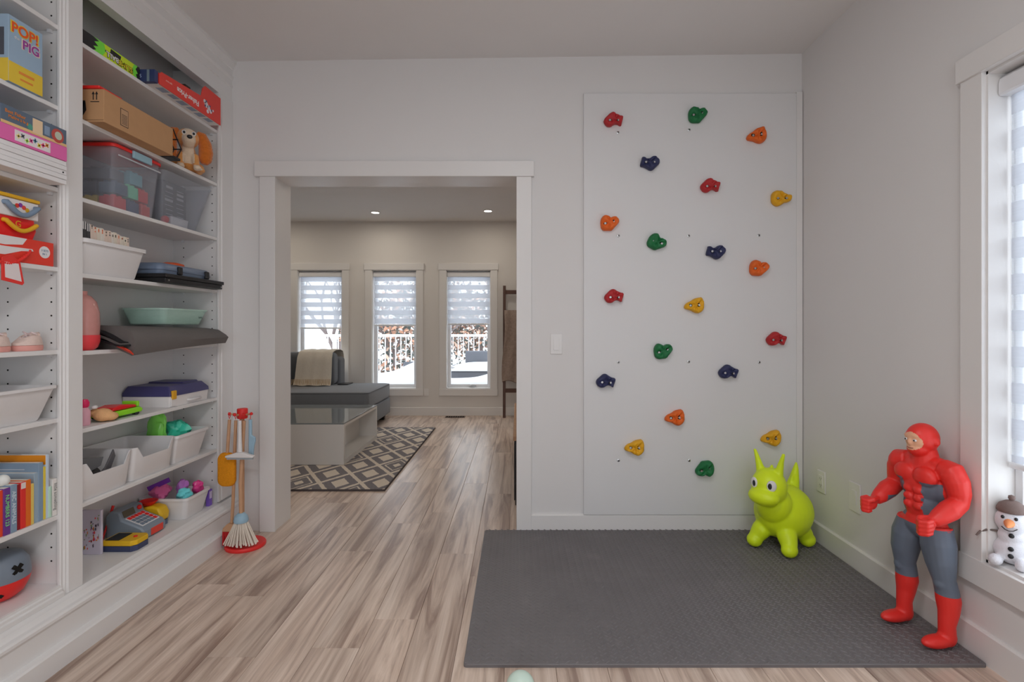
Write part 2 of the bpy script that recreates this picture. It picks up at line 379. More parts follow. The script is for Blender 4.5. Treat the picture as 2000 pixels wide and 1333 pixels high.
# doorway casing
struct('trim_1', MB().box(-1.482, -1.392, YB-0.02, YB, 0, 2.045), M_TRIM, 'left door casing board beside the toy broom stand', 'door trim', bevel=0.002)
struct('trim_2', MB().box(-0.004, 0.083, YB-0.02, YB, 0, 2.045), M_TRIM, 'right door casing board next to the light switch', 'door trim', bevel=0.002)
struct('trim_3', MB().box(-1.508, 0.097, YB-0.028, YB, 2.045, 2.134), M_TRIM, 'wide header board across the top of the doorway', 'door trim', bevel=0.002)
struct('trim_4', MB().box(DX0, -1.398, YB-0.004, YW+0.004, 0, DZ), M_TRIM, 'left jamb board lining the doorway', 'door trim', bevel=0.001)
struct('trim_5', MB().box(0.0, DX1, YB-0.004, YW+0.004, 0, DZ), M_TRIM, 'right jamb board lining the doorway', 'door trim', bevel=0.001)
struct('trim_6', MB().box(-1.398, 0.0, YB-0.004, YW+0.004, 2.045, DZ), M_TRIM, 'head jamb board lining the top of the doorway', 'door trim', bevel=0.001)
struct('trim_7', MB().box(at(1556.25,0,YB-0.018).x, XR-0.004, YB-0.017, YB, 0.10, 2.535), M_TRIM, 'narrow vertical batten between climbing panel and corner', 'wall trim', bevel=0.002)

# ------------------------------------------------------------------ windows
def window(name, label, T, u0, u1, z0, z1, blind_to, blind_label, handle=False, bw=0.05, pitch=0.113, sash=0.042, phase=0.0, sub_sash=True):
    def mbx(mb, a, b, c0, c1, d0, d1):
        p = T(a, c0, d0); q = T(b, c1, d1)
        return mb.box(min(p[0],q[0]), max(p[0],q[0]), min(p[1],q[1]), max(p[1],q[1]), d0, d1)
    t = thing(name, label, 'window', T((u0+u1)/2, 0, z0-0.09), kind='structure')
    cw = 0.09
    obj('casing', mbx(MB(), u0-cw+0.004, u0+0.004, -0.018, 0, z0, z1), M_TRIM, t, bevel=0.002)
    obj('casing', mbx(MB(), u1-0.004, u1+cw-0.004, -0.018, 0, z0, z1), M_TRIM, t, bevel=0.002)
    obj('header', mbx(MB(), u0-cw-0.008, u1+cw+0.008, -0.026, 0, z1-0.002, z1+0.085), M_TRIM, t, bevel=0.002)
    obj('apron', mbx(MB(), u0-cw, u1+cw, -0.022, 0, z0-0.09, z0+0.002), M_TRIM, t, bevel=0.002)
    rv = MB(); mbx(rv, u0, u0+0.012, -0.002, 0.15, z0, z1); mbx(rv, u1-0.012, u1, -0.002, 0.15, z0, z1); mbx(rv, u0, u1, -0.002, 0.15, z0, z0+0.012); mbx(rv, u0, u1, -0.002, 0.15, z1-0.012, z1)
    obj('jamb_liner', rv, M_TRIM, t)
    s = MB(); a0, a1, b0, b1 = u0+0.012, u1-0.012, z0+0.012, z1-0.012
    mbx(s, a0, a0+sash, 0.09, 0.135, b0, b1); mbx(s, a1-sash, a1, 0.09, 0.135, b0, b1); mbx(s, a0+sash, a1-sash, 0.09, 0.135, b0, b0+sash); mbx(s, a0+sash, a1-sash, 0.09, 0.135, b1-sash, b1)
    obj('sash', s, M_VINYL, t, bevel=0.003)
    obj('pane', mbx(MB(), a0+sash-0.003, a1-sash+0.003, 0.112, 0.116, b0+sash-0.003, b1-sash+0.003), M_GLASS, t)
    if handle:
        h = MB(); um = (u0+u1)/2+0.05
        mbx(h, um-0.045, um+0.045, 0.075, 0.09, b0+0.012, b0+0.026); p = T(um-0.04, 0.07, b0+0.026); q = T(um+0.03, 0.07, b0+0.036)
        h.tube([p, ((p[0]+q[0])/2, p[1], p[2]+0.012), q], 0.006)
        obj('crank_handle', h, M_STEEL, t, smooth=40)
    # zebra roller blind
    if blind_to is not None:
        b = thing('zebra_blind', blind_label, 'window blind', T((u0+u1)/2, bw, blind_to), group='zebra roller blinds')
        i0, i1 = u0+0.018, u1-0.018
        top = z1-0.02
        cs = MB(); prof = [(bw-0.04, top-0.066), (bw-0.034, top-0.072), (bw+0.02, top-0.072), (bw+0.03, top-0.06), (bw+0.03, top), (bw-0.02, top), (bw-0.036, top-0.014), (bw-0.04, top-0.03)]
        ls = [[T(u, pw_, z) for pw_, z in prof] for u in (i0-0.002, i1+0.002)]
        cs.loops(ls); obj('cassette', cs, M_VINYL, b, smooth=30)
        z = top-0.07; k = 0
        while z > blind_to+0.012:
            h1 = pitch*(0.56 if k % 2 == 0 else 0.44)
            if k == 0: h1 = pitch*0.56*(1-phase)
            zz = max(z-h1, blind_to+0.012)
            if z-zz > 0.003:
                ww = bw if k % 2 == 0 else bw+0.001
                obj('opaque_band' if k % 2 == 0 else 'sheer_band', mbx(MB(), i0+0.004, i1-0.004, ww, ww+0.0012, zz, z), M_BLINDO if k % 2 == 0 else M_BLINDS, b)
            z = zz; k += 1
        bar = MB(); ls = []
        for u in (i0+0.002, i1-0.002): ls.append([T(u, bw+0.0006+0.008*math.cos(q*PI/5), blind_to+0.011*math.sin(q*PI/5)) for q in range(10)])
        bar.loops(ls); obj('bottom_bar', bar, M_VINYL, b, smooth=50)
    return t
TF = lambda u, w_, z: (u, YF+w_, z)
TR = lambda u, w_, z: (XR+w_, u, z)
for k, cxx in enumerate(WC):
    window('window_%d' % (k+1), ('leftmost living room window, behind the grey sofa', 'middle living room window with snowy deck furniture behind it', 'rightmost living room window beside the blanket ladder, with crank handle')[k],
           TF, cxx-HW, cxx+HW, FZ0, FZ1, (1.163, 1.20, 1.215)[k], ('white striped roller blind of the leftmost living room window', 'white striped roller blind of the middle living room window', 'white striped roller blind of the window beside the ladder')[k], handle=(k == 2), phase=(0.0, 0.1, 0.1)[k])
    portal((cxx, YF+0.17, (FZ0+FZ1)/2), (-PI/2, 0, 0), 0.6, 1.58)
window('window_4', 'tall window in the side wall beside the action figure', TR, WY0, WY1, WZ0, WZ1, 0.70, 'white striped roller blind hanging above the plush snowman', bw=0.07, pitch=0.125, sash=0.03)
portal((XR+0.17, (WY0+WY1)/2, (WZ0+WZ1)/2), (0, PI/2, 0), 1.7, 0.6)
TB = lambda u, w_, z: (u, -2.3-w_*0.66, z)
window('window_5', 'unseen wide window added behind the viewer for soft fill light', TB, -1.1, 1.1, 0.35, 2.15, None, None)  # added out of view so sky light fills the playroom from behind
portal((0, -2.42, 1.25), (PI/2, 0, 0), 2.2, 1.8)

# ------------------------------------------------------------------ built-in bookcase
XF, XS, XBK = -1.650, -1.660, -1.908          # face frame, shelf fronts, back panel
B0, P0, P1, R1 = 0.98, 1.893, 1.986, 2.897    # near bay start, pilaster, far bay end
BC = thing('built_in_bookcase', 'white built-in bookcase with two shelved bays, crown moulding and plinth', 'bookcase', (-1.75, 1.95, 0))
obj('back_panel', MB().box(XL, XBK, 0.90, YB, 0.0, 2.72), M_CASEIN, BC)
obj('side_panel', MB().box(XBK, XF-0.012, 0.90, B0, 0.1, 2.6), M_CASEIN, BC)
obj('side_panel', MB().box(XBK, XF-0.012, P0+0.008, P1-0.004, 0.1, 2.6), M_CASEIN, BC)
obj('side_panel', MB().box(XBK, XF-0.012, R1+0.006, YB, 0.1, 2.6), M_CASEIN, BC)
obj('stile', MB().box(XF-0.012, XF, R1, YB, 0.21, 2.48), M_CASE, BC, bevel=0.002)
obj('stile', MB().box(XF-0.012, XF+0.006, R1+0.022, YB, 0.215, 2.48), M_CASE, BC, bevel=0.003)
obj('stile', MB().box(XF-0.012, XF, 0.88, B0, 0.21, 2.48), M_CASE, BC, bevel=0.002)
ps = MB(); ps.prism([(XF-0.012, P0), (XF-0.004, P0), (XF-0.001, P0+0.004), (XF-0.004, P0+0.010), (XF-0.004, P0+0.014), (XF+0.001, P0+0.018), (XF-0.003, P0+0.024), (XF+0.005, P0+0.028), (XF+0.005, P1-0.003), (XF+0.002, P1), (XF-0.012, P1)], 'z', 0.205, 2.48)
obj('pilaster', ps, M_CASE, BC, smooth=30)
crown = [(-1.70, 2.477), (XF, 2.477), (XF, 2.560), (XF+0.006, 2.563), (XF+0.006, 2.574), (XF+0.001, 2.578), (XF+0.001, 2.606), (XF+0.006, 2.610), (XF+0.010, 2.618), (XF+0.010, 2.628), (XF+0.004, 2.632), (XF+0.004, 2.664),
         (XF+0.010, 2.668), (XF+0.013, 2.680), (XF+0.020, 2.690), (XF+0.024, 2.697), (XF+0.028, 2.698), (XF+0.028, 2.7175), (-1.70, 2.7175)]
obj('crown_moulding', MB().prism(crown, 'y', 0.88, YB), M_CASE, BC, smooth=25)
base = [(-1.70, 0.0), (-1.571, 0.0), (-1.571, 0.070), (-1.576, 0.076), (-1.600, 0.078), (-1.600, 0.150), (-1.596, 0.158), (-1.592, 0.162), (-1.592, 0.172), (-1.598, 0.178), (-1.610, 0.181), (-1.616, 0.186), (-1.622, 0.196), (-1.632, 0.199), (-1.640, 0.2042), (-1.70, 0.2042)]
obj('plinth', MB().prism(base, 'y', 0.88, YB), M_CASE, BC, smooth=25)
sill = [(-1.70, 0.20), (-1.640, 0.205), (-1.640, 0.220), (-1.646, 0.224), (-1.646, 0.233), (-1.652, 0.236), (-1.652, 0.2455), (-1.70, 0.2455)]
obj('sill_moulding', MB().prism(sill, 'y', B0, P0+0.004), M_CASE, BC, smooth=25)
SR = [2.268, 1.975, 1.675, 1.385, 1.088, 0.790, 0.505]
SLf = [2.272, 1.980, 1.684, 1.396, 1.097, 0.850, 0.500]
for z in SR: obj('shelf', MB().box(XBK, XS, P1-0.003, R1+0.005, z-0.0165, z), M_CASE, BC, bevel=0.0015)
for z in SLf: obj('shelf', MB().box(XBK, XS, B0, P0+0.007, z-0.0165, z), M_CASE, BC, bevel=0.0015)
obj('bottom_board', MB().box(XBK, -1.642, P1-0.003, R1+0.005, 0.16, 0.205), M_CASE, BC)
obj('bottom_board', MB().box(XBK, -1.657, B0, P0+0.007, 0.16, 0.2462), M_CASE, BC)
pg = MB()
for yy, s in ((R1+0.0058, 1), (P0+0.0078, 1)):
    for xx in (-1.690, -1.848):
        z = 0.33
        while z < 2.44:
            pg.cyl((xx, yy, z), (xx, yy-0.0008, z), 0.0032, n=8); z += 0.0495
obj('peg_holes', pg, M_HOLE, BC, kind='stuff')
cl = MB()
for z in SR+SLf:
    for xx in (-1.690, -1.848):
        yb = R1+0.0055 if z in SR else P0+0.0075
        cl.box(xx-0.006, xx+0.006, yb-0.012, yb, z-0.0265, z-0.0166)
obj('shelf_clips', cl, M_VINYL, BC, kind='stuff')
# ------------------------------------------------------------------ climbing wall
YP = YB-0.018
a = at(1140, 182, YP); b = at(1556, 1005, YP)
CP = thing('climbing_wall', 'tall white climbing panel screwed to the wall beside the doorway', 'climbing panel', ((a.x+b.x)/2, YP, b.z))
obj('board', MB().box(a.x, b.x, YP, YB-0.0005, 0.0985, a.z), M_PANEL, CP, bevel=0.002)
for (px, py) in [(1207,259),(1346,254),(1484,252),(1208,461),(1345,461),(1482,460),(1208,708),(1345,707),(1483,708),(1208,900),(1346,900),(1483,900)]:
    p = at(px, py, YP)
    s = obj('screw', MB().lathe([(0.0,0),(0.0085,0),(0.008,0.002),(0.004,0.0035),(0.0,0.0037)], (0,0,0), 14), M_STEEL, CP, smooth=40)
    for v in s.data.vertices: x_, y_, z_ = v.co+WL[CP]; v.co = Vector((p.x+x_, YP-z_, p.z+y_))-WL[CP]
    obj('slot', MB().box(p.x-0.003, p.x+0.003, YP-0.0041, YP-0.0034, p.z-0.003, p.z+0.003), M_HOLE, s)

SH = {   # outline in pixels of the photograph's scale, and the two bolt holes
 'spike': ([(-19,3),(-18,-3),(-12,-9),(-6,-15),(0,-16),(6,-12),(12,-9),(19,-8),(18,-1),(16,5),(15,11),(8,6),(1,7),(-5,12),(-13,11)], (-8,0), (9,0)),
 'heart': ([(-18,2),(-18,-6),(-15,-13),(-9,-17),(-3,-15),(1,-11),(7,-14),(14,-13),(18,-8),(18,-2),(13,4),(8,9),(4,14),(-4,14),(-12,14),(-17,9)], (-10,0), (8,-3)),
 'pear': ([(-19,1),(-14,-5),(-6,-8),(0,-13),(8,-15),(14,-16),(18,-9),(18,-1),(19,6),(14,13),(7,16),(0,14),(-6,10),(-14,8),(-19,6)], (-9,0), (8,-1)),
 'round': ([(-19,0),(-18,-9),(-12,-15),(-4,-15),(3,-11),(10,-7),(17,-7),(20,-2),(19,4),(13,8),(6,8),(0,13),(-7,16),(-14,13),(-18,8)], (-9,0), (8,0))}
HK = dict(red=(160,34,38), green=(22,98,54), orange=(232,106,34), navy=(40,44,78), yellow=(238,176,30))
HC = {k: pm('hold_'+k, ph(*v, 0.72), 0.55, 0.4, 0.1, 60, 0.25, 220) for k, v in HK.items()}
def chaikin(p):
    q = []
    for i in range(len(p)):
        a_, b_ = p[i], p[(i+1) % len(p)]
        q += [(a_[0]*0.75+b_[0]*0.25, a_[1]*0.75+b_[1]*0.25), (a_[0]*0.25+b_[0]*0.75, a_[1]*0.25+b_[1]*0.75)]
    return q
def hold(colr, px, py, shape, ang, where):
    ol, h1, h2 = SH[shape]; p = at(px, py, YP); k = YP/F; ca, sa = math.cos(ang), math.sin(ang)
    R = lambda q: (q[0]*ca-q[1]*sa, q[0]*sa+q[1]*ca)
    ol = chaikin([R(q) for q in ol]); h1 = R(h1); h2 = R(h2)
    t = thing('climbing_hold', '%s climbing hold with two bolts, %s' % (colr, where), 'climbing hold', (p.x, YP, p.z), group='climbing holds on the white panel')
    cx_, cy_ = sum(q[0] for q in ol)/len(ol), sum(q[1] for q in ol)/len(ol)
    mb = MB(); ls = []
    dish = lambda x, y: 0.018*max(math.exp(-((x-h1[0])**2+(y-h1[1])**2)/22), math.exp(-((x-h2[0])**2+(y-h2[1])**2)/22))
    for sc, d in ((0.94, 0.0), (1.0, 0.006), (1.0, 0.020), (0.95, 0.031), (0.84, 0.040), (0.66, 0.044), (0.44, 0.041), (0.2, 0.038)):
        l = []
        for x, y in ol:
            X, Yy = cx_+(x-cx_)*sc, cy_+(y-cy_)*sc
            l.append((p.x+X*k, YP-d+(dish(X, Yy) if d > 0.025 else 0)*0.9-(0.004*math.sin(x*0.5+y*0.3) if d > 0.03 else 0), p.z-Yy*k))
        ls.append(l)
    mb.loops(ls); obj('body', mb, HC[colr], t, smooth=60)
    for h in (h1, h2):
        c0 = (p.x+h[0]*k, 0, p.z-h[1]*k); yb = YP-0.030
        b1 = MB(); b1.cyl((c0[0], yb+0.02, c0[2]), (c0[0], yb, c0[2]), 0.0115, n=16)
        bo = obj('bolt_recess', b1, M_HOLE, t, smooth=40)
        obj('bolt', MB().cyl((c0[0]+0.0015, yb+0.01, c0[2]-0.0015), (c0[0]+0.0015, yb-0.0012, c0[2]-0.0015), 0.0062, n=12), M_STEEL, t, smooth=40)
HL = [('red',1197,238,'spike',0,'in the top left corner of the panel'), ('green',1361,228,'heart',0,'highest of all on the panel'), ('orange',1475,267,'pear',-0.1,'near the top right of the panel'),
 ('navy',1268,319,'spike',PI,'upper left, below the topmost red one'), ('red',1385,366,'spike',0,'upper middle, below the highest green one'), ('yellow',1523,389,'round',0,'by the right edge of the panel, upper part'),
 ('orange',1190,438,'heart',0,'by the left edge of the panel'), ('green',1281,476,'heart',0.5,'left of the navy one at mid height'), ('navy',1396,492,'spike',PI,'at mid height right of a green one'),
 ('orange',1480,526,'heart',0.1,'by the right edge below the uppermost yellow one'), ('red',1198,581,'spike',0,'by the left edge at mid height'), ('yellow',1354,597,'pear',0,'in the very middle of the panel'),
 ('green',1294,687,'heart',-0.1,'left of centre below the middle yellow one'), ('red',1513,664,'spike',0.05,'lowest red one, by the right edge'), ('navy',1182,746,'spike',0.05,'lower left, by the left edge'),
 ('navy',1420,728,'spike',0.05,'lower right of centre'), ('orange',1316,815,'pear',0.0,'lowest orange one, left of centre'), ('yellow',1238,873,'pear',0.05,'bottom left of the panel'),
 ('yellow',1503,855,'pear',0.0,'bottom right, above the lime hopper toy'), ('green',1374,914,'heart',PI*0.97,'lowest of all on the panel')]
for h in HL: hold(*h)

# switch and outlets
M_PLATE = pm('switch_plate', (0.80,0.78,0.765), 0.35, 0.5, 0.01)
sw = thing('light_switch', 'white rocker light switch between doorway and climbing panel', 'light switch', at(1086.5, 692, YB))
q0 = at(1075, 652, YB); q1 = at(1098, 692, YB)
obj('plate', MB().box(q0.x, q1.x, YB-0.006, YB-0.0002, q1.z, q0.z), M_PLATE, sw, bevel=0.002)
r0 = at(1081, 660, YB); r1_ = at(1092, 684, YB)
obj('rocker', MB().prism([(YB-0.006, r0.z), (YB-0.0075, r0.z), (YB-0.0115, r1_.z), (YB-0.006, r1_.z)], 'x', r0.x, r1_.x), M_PLATE, sw, bevel=0.0008)
def plate_r(name, label, y0, y1, z0, z1, outlet):
    t = thing(name, label, 'wall outlet', (XR, (y0+y1)/2, z0))
    obj('plate', MB().box(XR-0.006, XR-0.0002, y0, y1, z0, z1), M_PLATE, t, bevel=0.002)
    m = (z0+z1)/2; c_ = (y0+y1)/2
    i = obj('insert', MB().box(XR-0.0085, XR-0.005, c_-0.017, c_+0.017, m-0.034, m+0.034), M_PLATE, t, bevel=0.001)
    if outlet:
        for dz in (-0.018, 0.018):
            sl = MB(); sl.box(XR-0.0089, XR-0.008, c_-0.007, c_-0.005, m+dz-0.004, m+dz+0.005); sl.box(XR-0.0089, XR-0.008, c_+0.005, c_+0.007, m+dz-0.004, m+dz+0.005); sl.cyl((XR-0.0089, c_, m+dz-0.009), (XR-0.008, c_, m+dz-0.009), 0.002, n=8)
            obj('socket', sl, M_HOLE, i)
plate_r('wall_outlet', 'white power outlet behind the lime hopper toy', 2.794, 2.866, 0.285, 0.402, True)
plate_r('wall_plate', 'white wall plate left of the action figure', 2.508, 2.592, 0.280, 0.420, False)

fo = thing('wall_outlet', 'small white outlet right of the middle living room window', 'wall outlet', (-1.21, YF, 0.262))
obj('plate', MB().box(-1.240, -1.178, YF-0.006, YF-0.0002, 0.262, 0.356), M_PLATE, fo, bevel=0.002)
obj('insert', MB().box(-1.224, -1.194, YF-0.008, YF-0.005, 0.280, 0.338), M_PLATE, fo, bevel=0.001)
# ------------------------------------------------------------------ foam floor mat
M_MAT = pm('black_foam', ph(86, 83, 84), 0.55, 0.5, 0.12, 5, 0.15, 300)
def mat_material():
    m = M_MAT; N = m.node_tree.nodes; L = m.node_tree.links; b = N['Principled BSDF']
    tc = N.new('ShaderNodeTexCoord'); n = N.new('ShaderNodeTexNoise'); n.inputs['Scale'].default_value = 7; n.inputs['Detail'].default_value = 6
    L.new(tc.outputs['Object'], n.inputs['Vector'])
    r = N.new('ShaderNodeValToRGB'); r.color_ramp.elements[0].position = 0.60; r.color_ramp.elements[1].position = 0.80
    r.color_ramp.elements[0].color = (0,0,0,1); r.color_ramp.elements[1].color = (0.35,0.35,0.35,1); L.new(n.outputs['Fac'], r.inputs['Fac'])
    src = b.inputs['Base Color'].links[0].from_socket
    mx = N.new('ShaderNodeMix'); mx.data_type = 'RGBA'; L.new(r.outputs[0], mx.inputs['Factor']); L.new(src, mx.inputs['A']); mx.inputs['B'].default_value = (*ph(110,106,106), 1)
    L.new(mx.outputs['Result'], b.inputs['Base Color'])
mat_material()
MX0, MX1, MY0, MY1, MZ = -0.186, 1.629, 1.812, 3.012, 0.012
mt = thing('foam_mat', 'black rubber floor mat with raised diamond tread below the climbing panel', 'floor mat', ((MX0+MX1)/2, (MY0+MY1)/2, 0.0002))
obj('sheet', MB().loops([rloop(MX0, MX1, MY0, MY1, 0.012, 0.0002), rloop(MX0, MX1, MY0, MY1, 0.012, MZ-0.002), rloop(MX0+0.002, MX1-0.002, MY0+0.002, MY1-0.002, 0.011, MZ)]), M_MAT, mt, smooth=30)
tr = MB(); pc, pr = 0.0175, 0.024; j = 0
yy = MY0+0.012
while yy < MY1-0.010:
    i = 0; xx = MX0+0.012
    while xx < MX1-0.010:
        s = 1 if (i % 2 == 0) else -1
        an = s*0.72; cxx, cyy = xx, yy+(0.5*pr if i % 2 else 0)
        dx, dy = math.cos(an)*0.0118, math.sin(an)*0.0118; nx, ny = -math.sin(an)*0.0036, math.cos(an)*0.0036
        o_ = len(tr.v)
        tr.v += [(cxx-dx, cyy-dy, MZ), (cxx-nx, cyy-ny, MZ), (cxx+dx, cyy+dy, MZ), (cxx+nx, cyy+ny, MZ), (cxx-dx*0.45, cyy-dy*0.45, MZ+0.0026), (cxx+dx*0.45, cyy+dy*0.45, MZ+0.0026)]
        tr.f += [[o_, o_+1, o_+4], [o_+1, o_+2, o_+5], [o_+1, o_+5, o_+4], [o_+2, o_+3, o_+5], [o_+3, o_, o_+4], [o_+3, o_+4, o_+5]]; tr.m += [0]*6
        xx += pc; i += 1
    yy += pr; j += 1
obj('tread', tr, M_MAT, mt, kind='stuff')

# pale ball at the viewer's feet
obj('ball', MB().ell((0.0105, 1.65, 0.0455), 0.0455, 32, 20), col(196, 216, 204, 0.4), smooth=180, label='pale mint ball on the floor in front of the mat', cat='ball')

# ------------------------------------------------------------------ living room
# rug
def rug_material():
    m = bpy.data.materials.new('diamond_rug'); m.use_nodes = True; N = m.node_tree.nodes; L = m.node_tree.links; b = N['Principled BSDF']
    b.inputs['Roughness'].default_value = 0.95; b.inputs['Specular IOR Level'].default_value = 0.1
    tc = N.new('ShaderNodeTexCoord'); sp = N.new('ShaderNodeSeparateXYZ'); L.new(tc.outputs['Object'], sp.inputs[0])
    def M(op, a_, b_=None, c_=None):
        n = N.new('ShaderNodeMath'); n.operation = op
        for i, v in enumerate((a_, b_, c_)):
            if v is None: continue
            if isinstance(v, (int, float)): n.inputs[i].default_value = v
            else: L.new(v, n.inputs[i])
        return n.outputs[0]
    nz = N.new('ShaderNodeTexNoise'); nz.inputs['Scale'].default_value = 45; L.new(tc.outputs['Object'], nz.inputs['Vector'])
    wob = M('MULTIPLY_ADD', nz.outputs['Fac'], 0.05, -0.025)
    u0 = M('DIVIDE', sp.outputs['X'], 0.31); v0 = M('DIVIDE', sp.outputs['Y'], 0.50)
    u = M('ADD', M('ADD', u0, v0), wob); v = M('SUBTRACT', M('SUBTRACT', u0, v0), wob)
    du = M('ABSOLUTE', M('SUBTRACT', M('FRACT', u), 0.5)); dv = M('ABSOLUTE', M('SUBTRACT', M('FRACT', v), 0.5))   # 0.5 on lattice lines, 0 in cell centre
    d = M('MAXIMUM', du, dv)
    line = M('GREATER_THAN', d, 0.44)
    inner = M('LESS_THAN', du, 0.21); inner = M('MULTIPLY', inner, M('LESS_THAN', dv, 0.27))
    ring = M('MULTIPLY', M('GREATER_THAN', d, 0.30), M('LESS_THAN', d, 0.345))
    odd = M('LESS_THAN', M('FRACT', M('MULTIPLY', M('ADD', M('FLOOR', u), M('MULTIPLY', M('FLOOR', v), 2)), 0.2)), 0.15)
    core = M('LESS_THAN', d, 0.12)
    special = M('MAXIMUM', ring, core)
    pat = M('ADD', M('MULTIPLY', odd, special), M('MULTIPLY', M('SUBTRACT', 1.0, odd), inner))
    fac = M('MINIMUM', M('ADD', line, pat), 1.0)
    mx = N.new('ShaderNodeMix'); mx.data_type = 'RGBA'; L.new(fac, mx.inputs['Factor'])
    n2 = N.new('ShaderNodeTexNoise'); n2.inputs['Scale'].default_value = 260; L.new(tc.outputs['Object'], n2.inputs['Vector'])
    mg = N.new('ShaderNodeMix'); mg.data_type = 'RGBA'; L.new(n2.outputs['Fac'], mg.inputs['Factor']); mg.inputs['A'].default_value = (*ph(70,66,68),1); mg.inputs['B'].default_value = (*ph(116,112,114),1)
    mc = N.new('ShaderNodeMix'); mc.data_type = 'RGBA'; L.new(n2.outputs['Fac'], mc.inputs['Factor']); mc.inputs['A'].default_value = (*ph(150,140,128),1); mc.inputs['B'].default_value = (*ph(186,176,164),1)
    L.new(mg.outputs['Result'], mx.inputs['A']); L.new(mc.outputs['Result'], mx.inputs['B']); L.new(mx.outputs['Result'], b.inputs['Base Color'])
    bp = N.new('ShaderNodeBump'); bp.inputs['Strength'].default_value = 0.5; bp.inputs['Distance'].default_value = 0.004; L.new(n2.outputs['Fac'], bp.inputs['Height']); L.new(bp.outputs[0], b.inputs['Normal'])
    return m
rg = thing('area_rug', 'cream and grey diamond patterned rug under the coffee table', 'rug', (-2.1, 4.92, 0))
RX0, RX1, RY0, RY1 = -3.25, -0.955, 3.765, 6.08
obj('pile', MB().loops([rloop(RX0, RX1, RY0, RY1, 0.01, 0.0002), rloop(RX0, RX1, RY0, RY1, 0.01, 0.010), rloop(RX0+0.004, RX1-0.004, RY0+0.004, RY1-0.004, 0.008, 0.013)]), rug_material(), rg)
bd = MB(); 
for (x0, x1, y0, y1) in ((RX0-0.006, RX1+0.006, RY0-0.008, RY0), (RX0-0.006, RX1+0.006, RY1, RY1+0.008), (RX0-0.006, RX0, RY0, RY1), (RX1, RX1+0.006, RY0, RY1)): bd.box(x0, x1, y0, y1, 0.0002, 0.0128)
obj('binding', bd, col(58, 52, 52, 0.9), rg)

# coffee table
M_LAC = pm('white_lacquer', (0.72,0.69,0.655), 0.3, 0.5, 0.01)
ct = thing('coffee_table', 'low white coffee table with dark glass top standing on the rug', 'coffee table', (-2.15, 4.95, 0.014))
TX0, TX1, TY0, TY1, TZ = -2.75, -1.462, 4.42, 5.47, 0.368
obj('front_panel', MB().box(TX0, TX1, TY0, TY0+0.035, 0.0142, TZ-0.012), M_LAC, ct, bevel=0.002)
obj('rear_panel', MB().box(TX0, TX1, TY1-0.035, TY1, 0.0142, TZ-0.012), M_LAC, ct, bevel=0.002)
obj('bottom_shelf', MB().box(TX0, TX1, TY0+0.035, TY1-0.035, 0.0142, 0.052), M_LAC, ct)
obj('top_board', MB().box(TX0, TX1, TY0+0.035, TY1-0.035, TZ-0.034, TZ-0.012), M_LAC, ct)
obj('divider', MB().box(-1.66, -1.64, TY0+0.035, TY1-0.035, 0.052, TZ-0.034), M_LAC, ct)
M_TABG = pm('smoked_glass_top', ph(96, 100, 102), 0.06, 0.8, 0.02)
obj('glass_top', MB().box(TX0, TX1, TY0, TY1, TZ-0.012, TZ), M_TABG, ct, bevel=0.0015)
obj('cup', MB().lathe([(0.0,0),(0.028,0),(0.034,0.055),(0.031,0.055),(0.026,0.006),(0.0,0.006)], (-1.56, 4.62, 0.0525), 16), col(110, 150, 140), smooth=40, label='small teal cup inside the open end of the coffee table', cat='cup')

# sofa with chaise
M_SOFA = pm('grey_upholstery', ph(86, 88, 92), 0.9, 0.2, 0.12, 160, 0.3, 500, sheen=0.3)
M_SOFA2 = pm('dark_grey_upholstery', ph(70, 72, 76), 0.9, 0.2, 0.12, 160, 0.3, 500, sheen=0.3)
sf = thing('sofa', 'dark grey upholstered sofa with backless chaise end under the windows', 'sofa', (-2.6, 6.25, 0))
def cushion(x0, x1, y0, y1, z0, z1, r=0.03, puff=0.0):
    mb = MB(); n = 5; ls = []
    for i in range(n): t = i/(n-1)*PI/2; d = r*(1-math.sin(t)); ls.append(rloop(x0+d, x1-d, y0+d, y1-d, 0.05, z0+r*(1-math.cos(t)), 5, 3))
    for i in range(n): t = i/(n-1)*PI/2; d = r*(1-math.cos(t)); ls.append(rloop(x0+d, x1-d, y0+d, y1-d, 0.05, z1-r+r*math.sin(t), 5, 3))
    mb.loops(ls); return mb
SX0, SX1, SY0, SY1 = -3.75, -1.637, 5.76, 6.78
obj('base', cushion(SX0, SX1+0.005, SY0+0.02, SY1, 0.075, 0.275, 0.02), M_SOFA2, sf, smooth=60)
obj('seat_cushion', cushion(-3.74, -3.008, SY0, SY1-0.02, 0.275, 0.455, 0.035), M_SOFA, sf, smooth=60)
obj('chaise_cushion', cushion(-3.0, SX1, SY0, SY1-0.01, 0.275, 0.458, 0.035), M_SOFA, sf, smooth=60)
obj('backrest', cushion(SX0, -2.245, 6.62, 6.86, 0.12, 0.80, 0.05), M_SOFA2, sf, smooth=60)
bk = cushion(-3.7, -2.26, 6.44, 6.64, 0.46, 0.865, 0.06); obj('back_cushion', bk, M_SOFA2, sf, smooth=60)
pi_ = MB(); 
for zz in (0.292, 0.446): pi_.tube([(q[0], q[1], zz) for q in rloop(-3.0+0.004, SX1-0.004, SY0+0.004, SY1-0.014, 0.05, zz, 5, 3)]+[rloop(-2.996, SX1-0.004, SY0+0.004, SY1-0.014, 0.05, zz, 5, 3)[0]], 0.0045, 6)
obj('piping', pi_, M_SOFA2, sf, smooth=60)
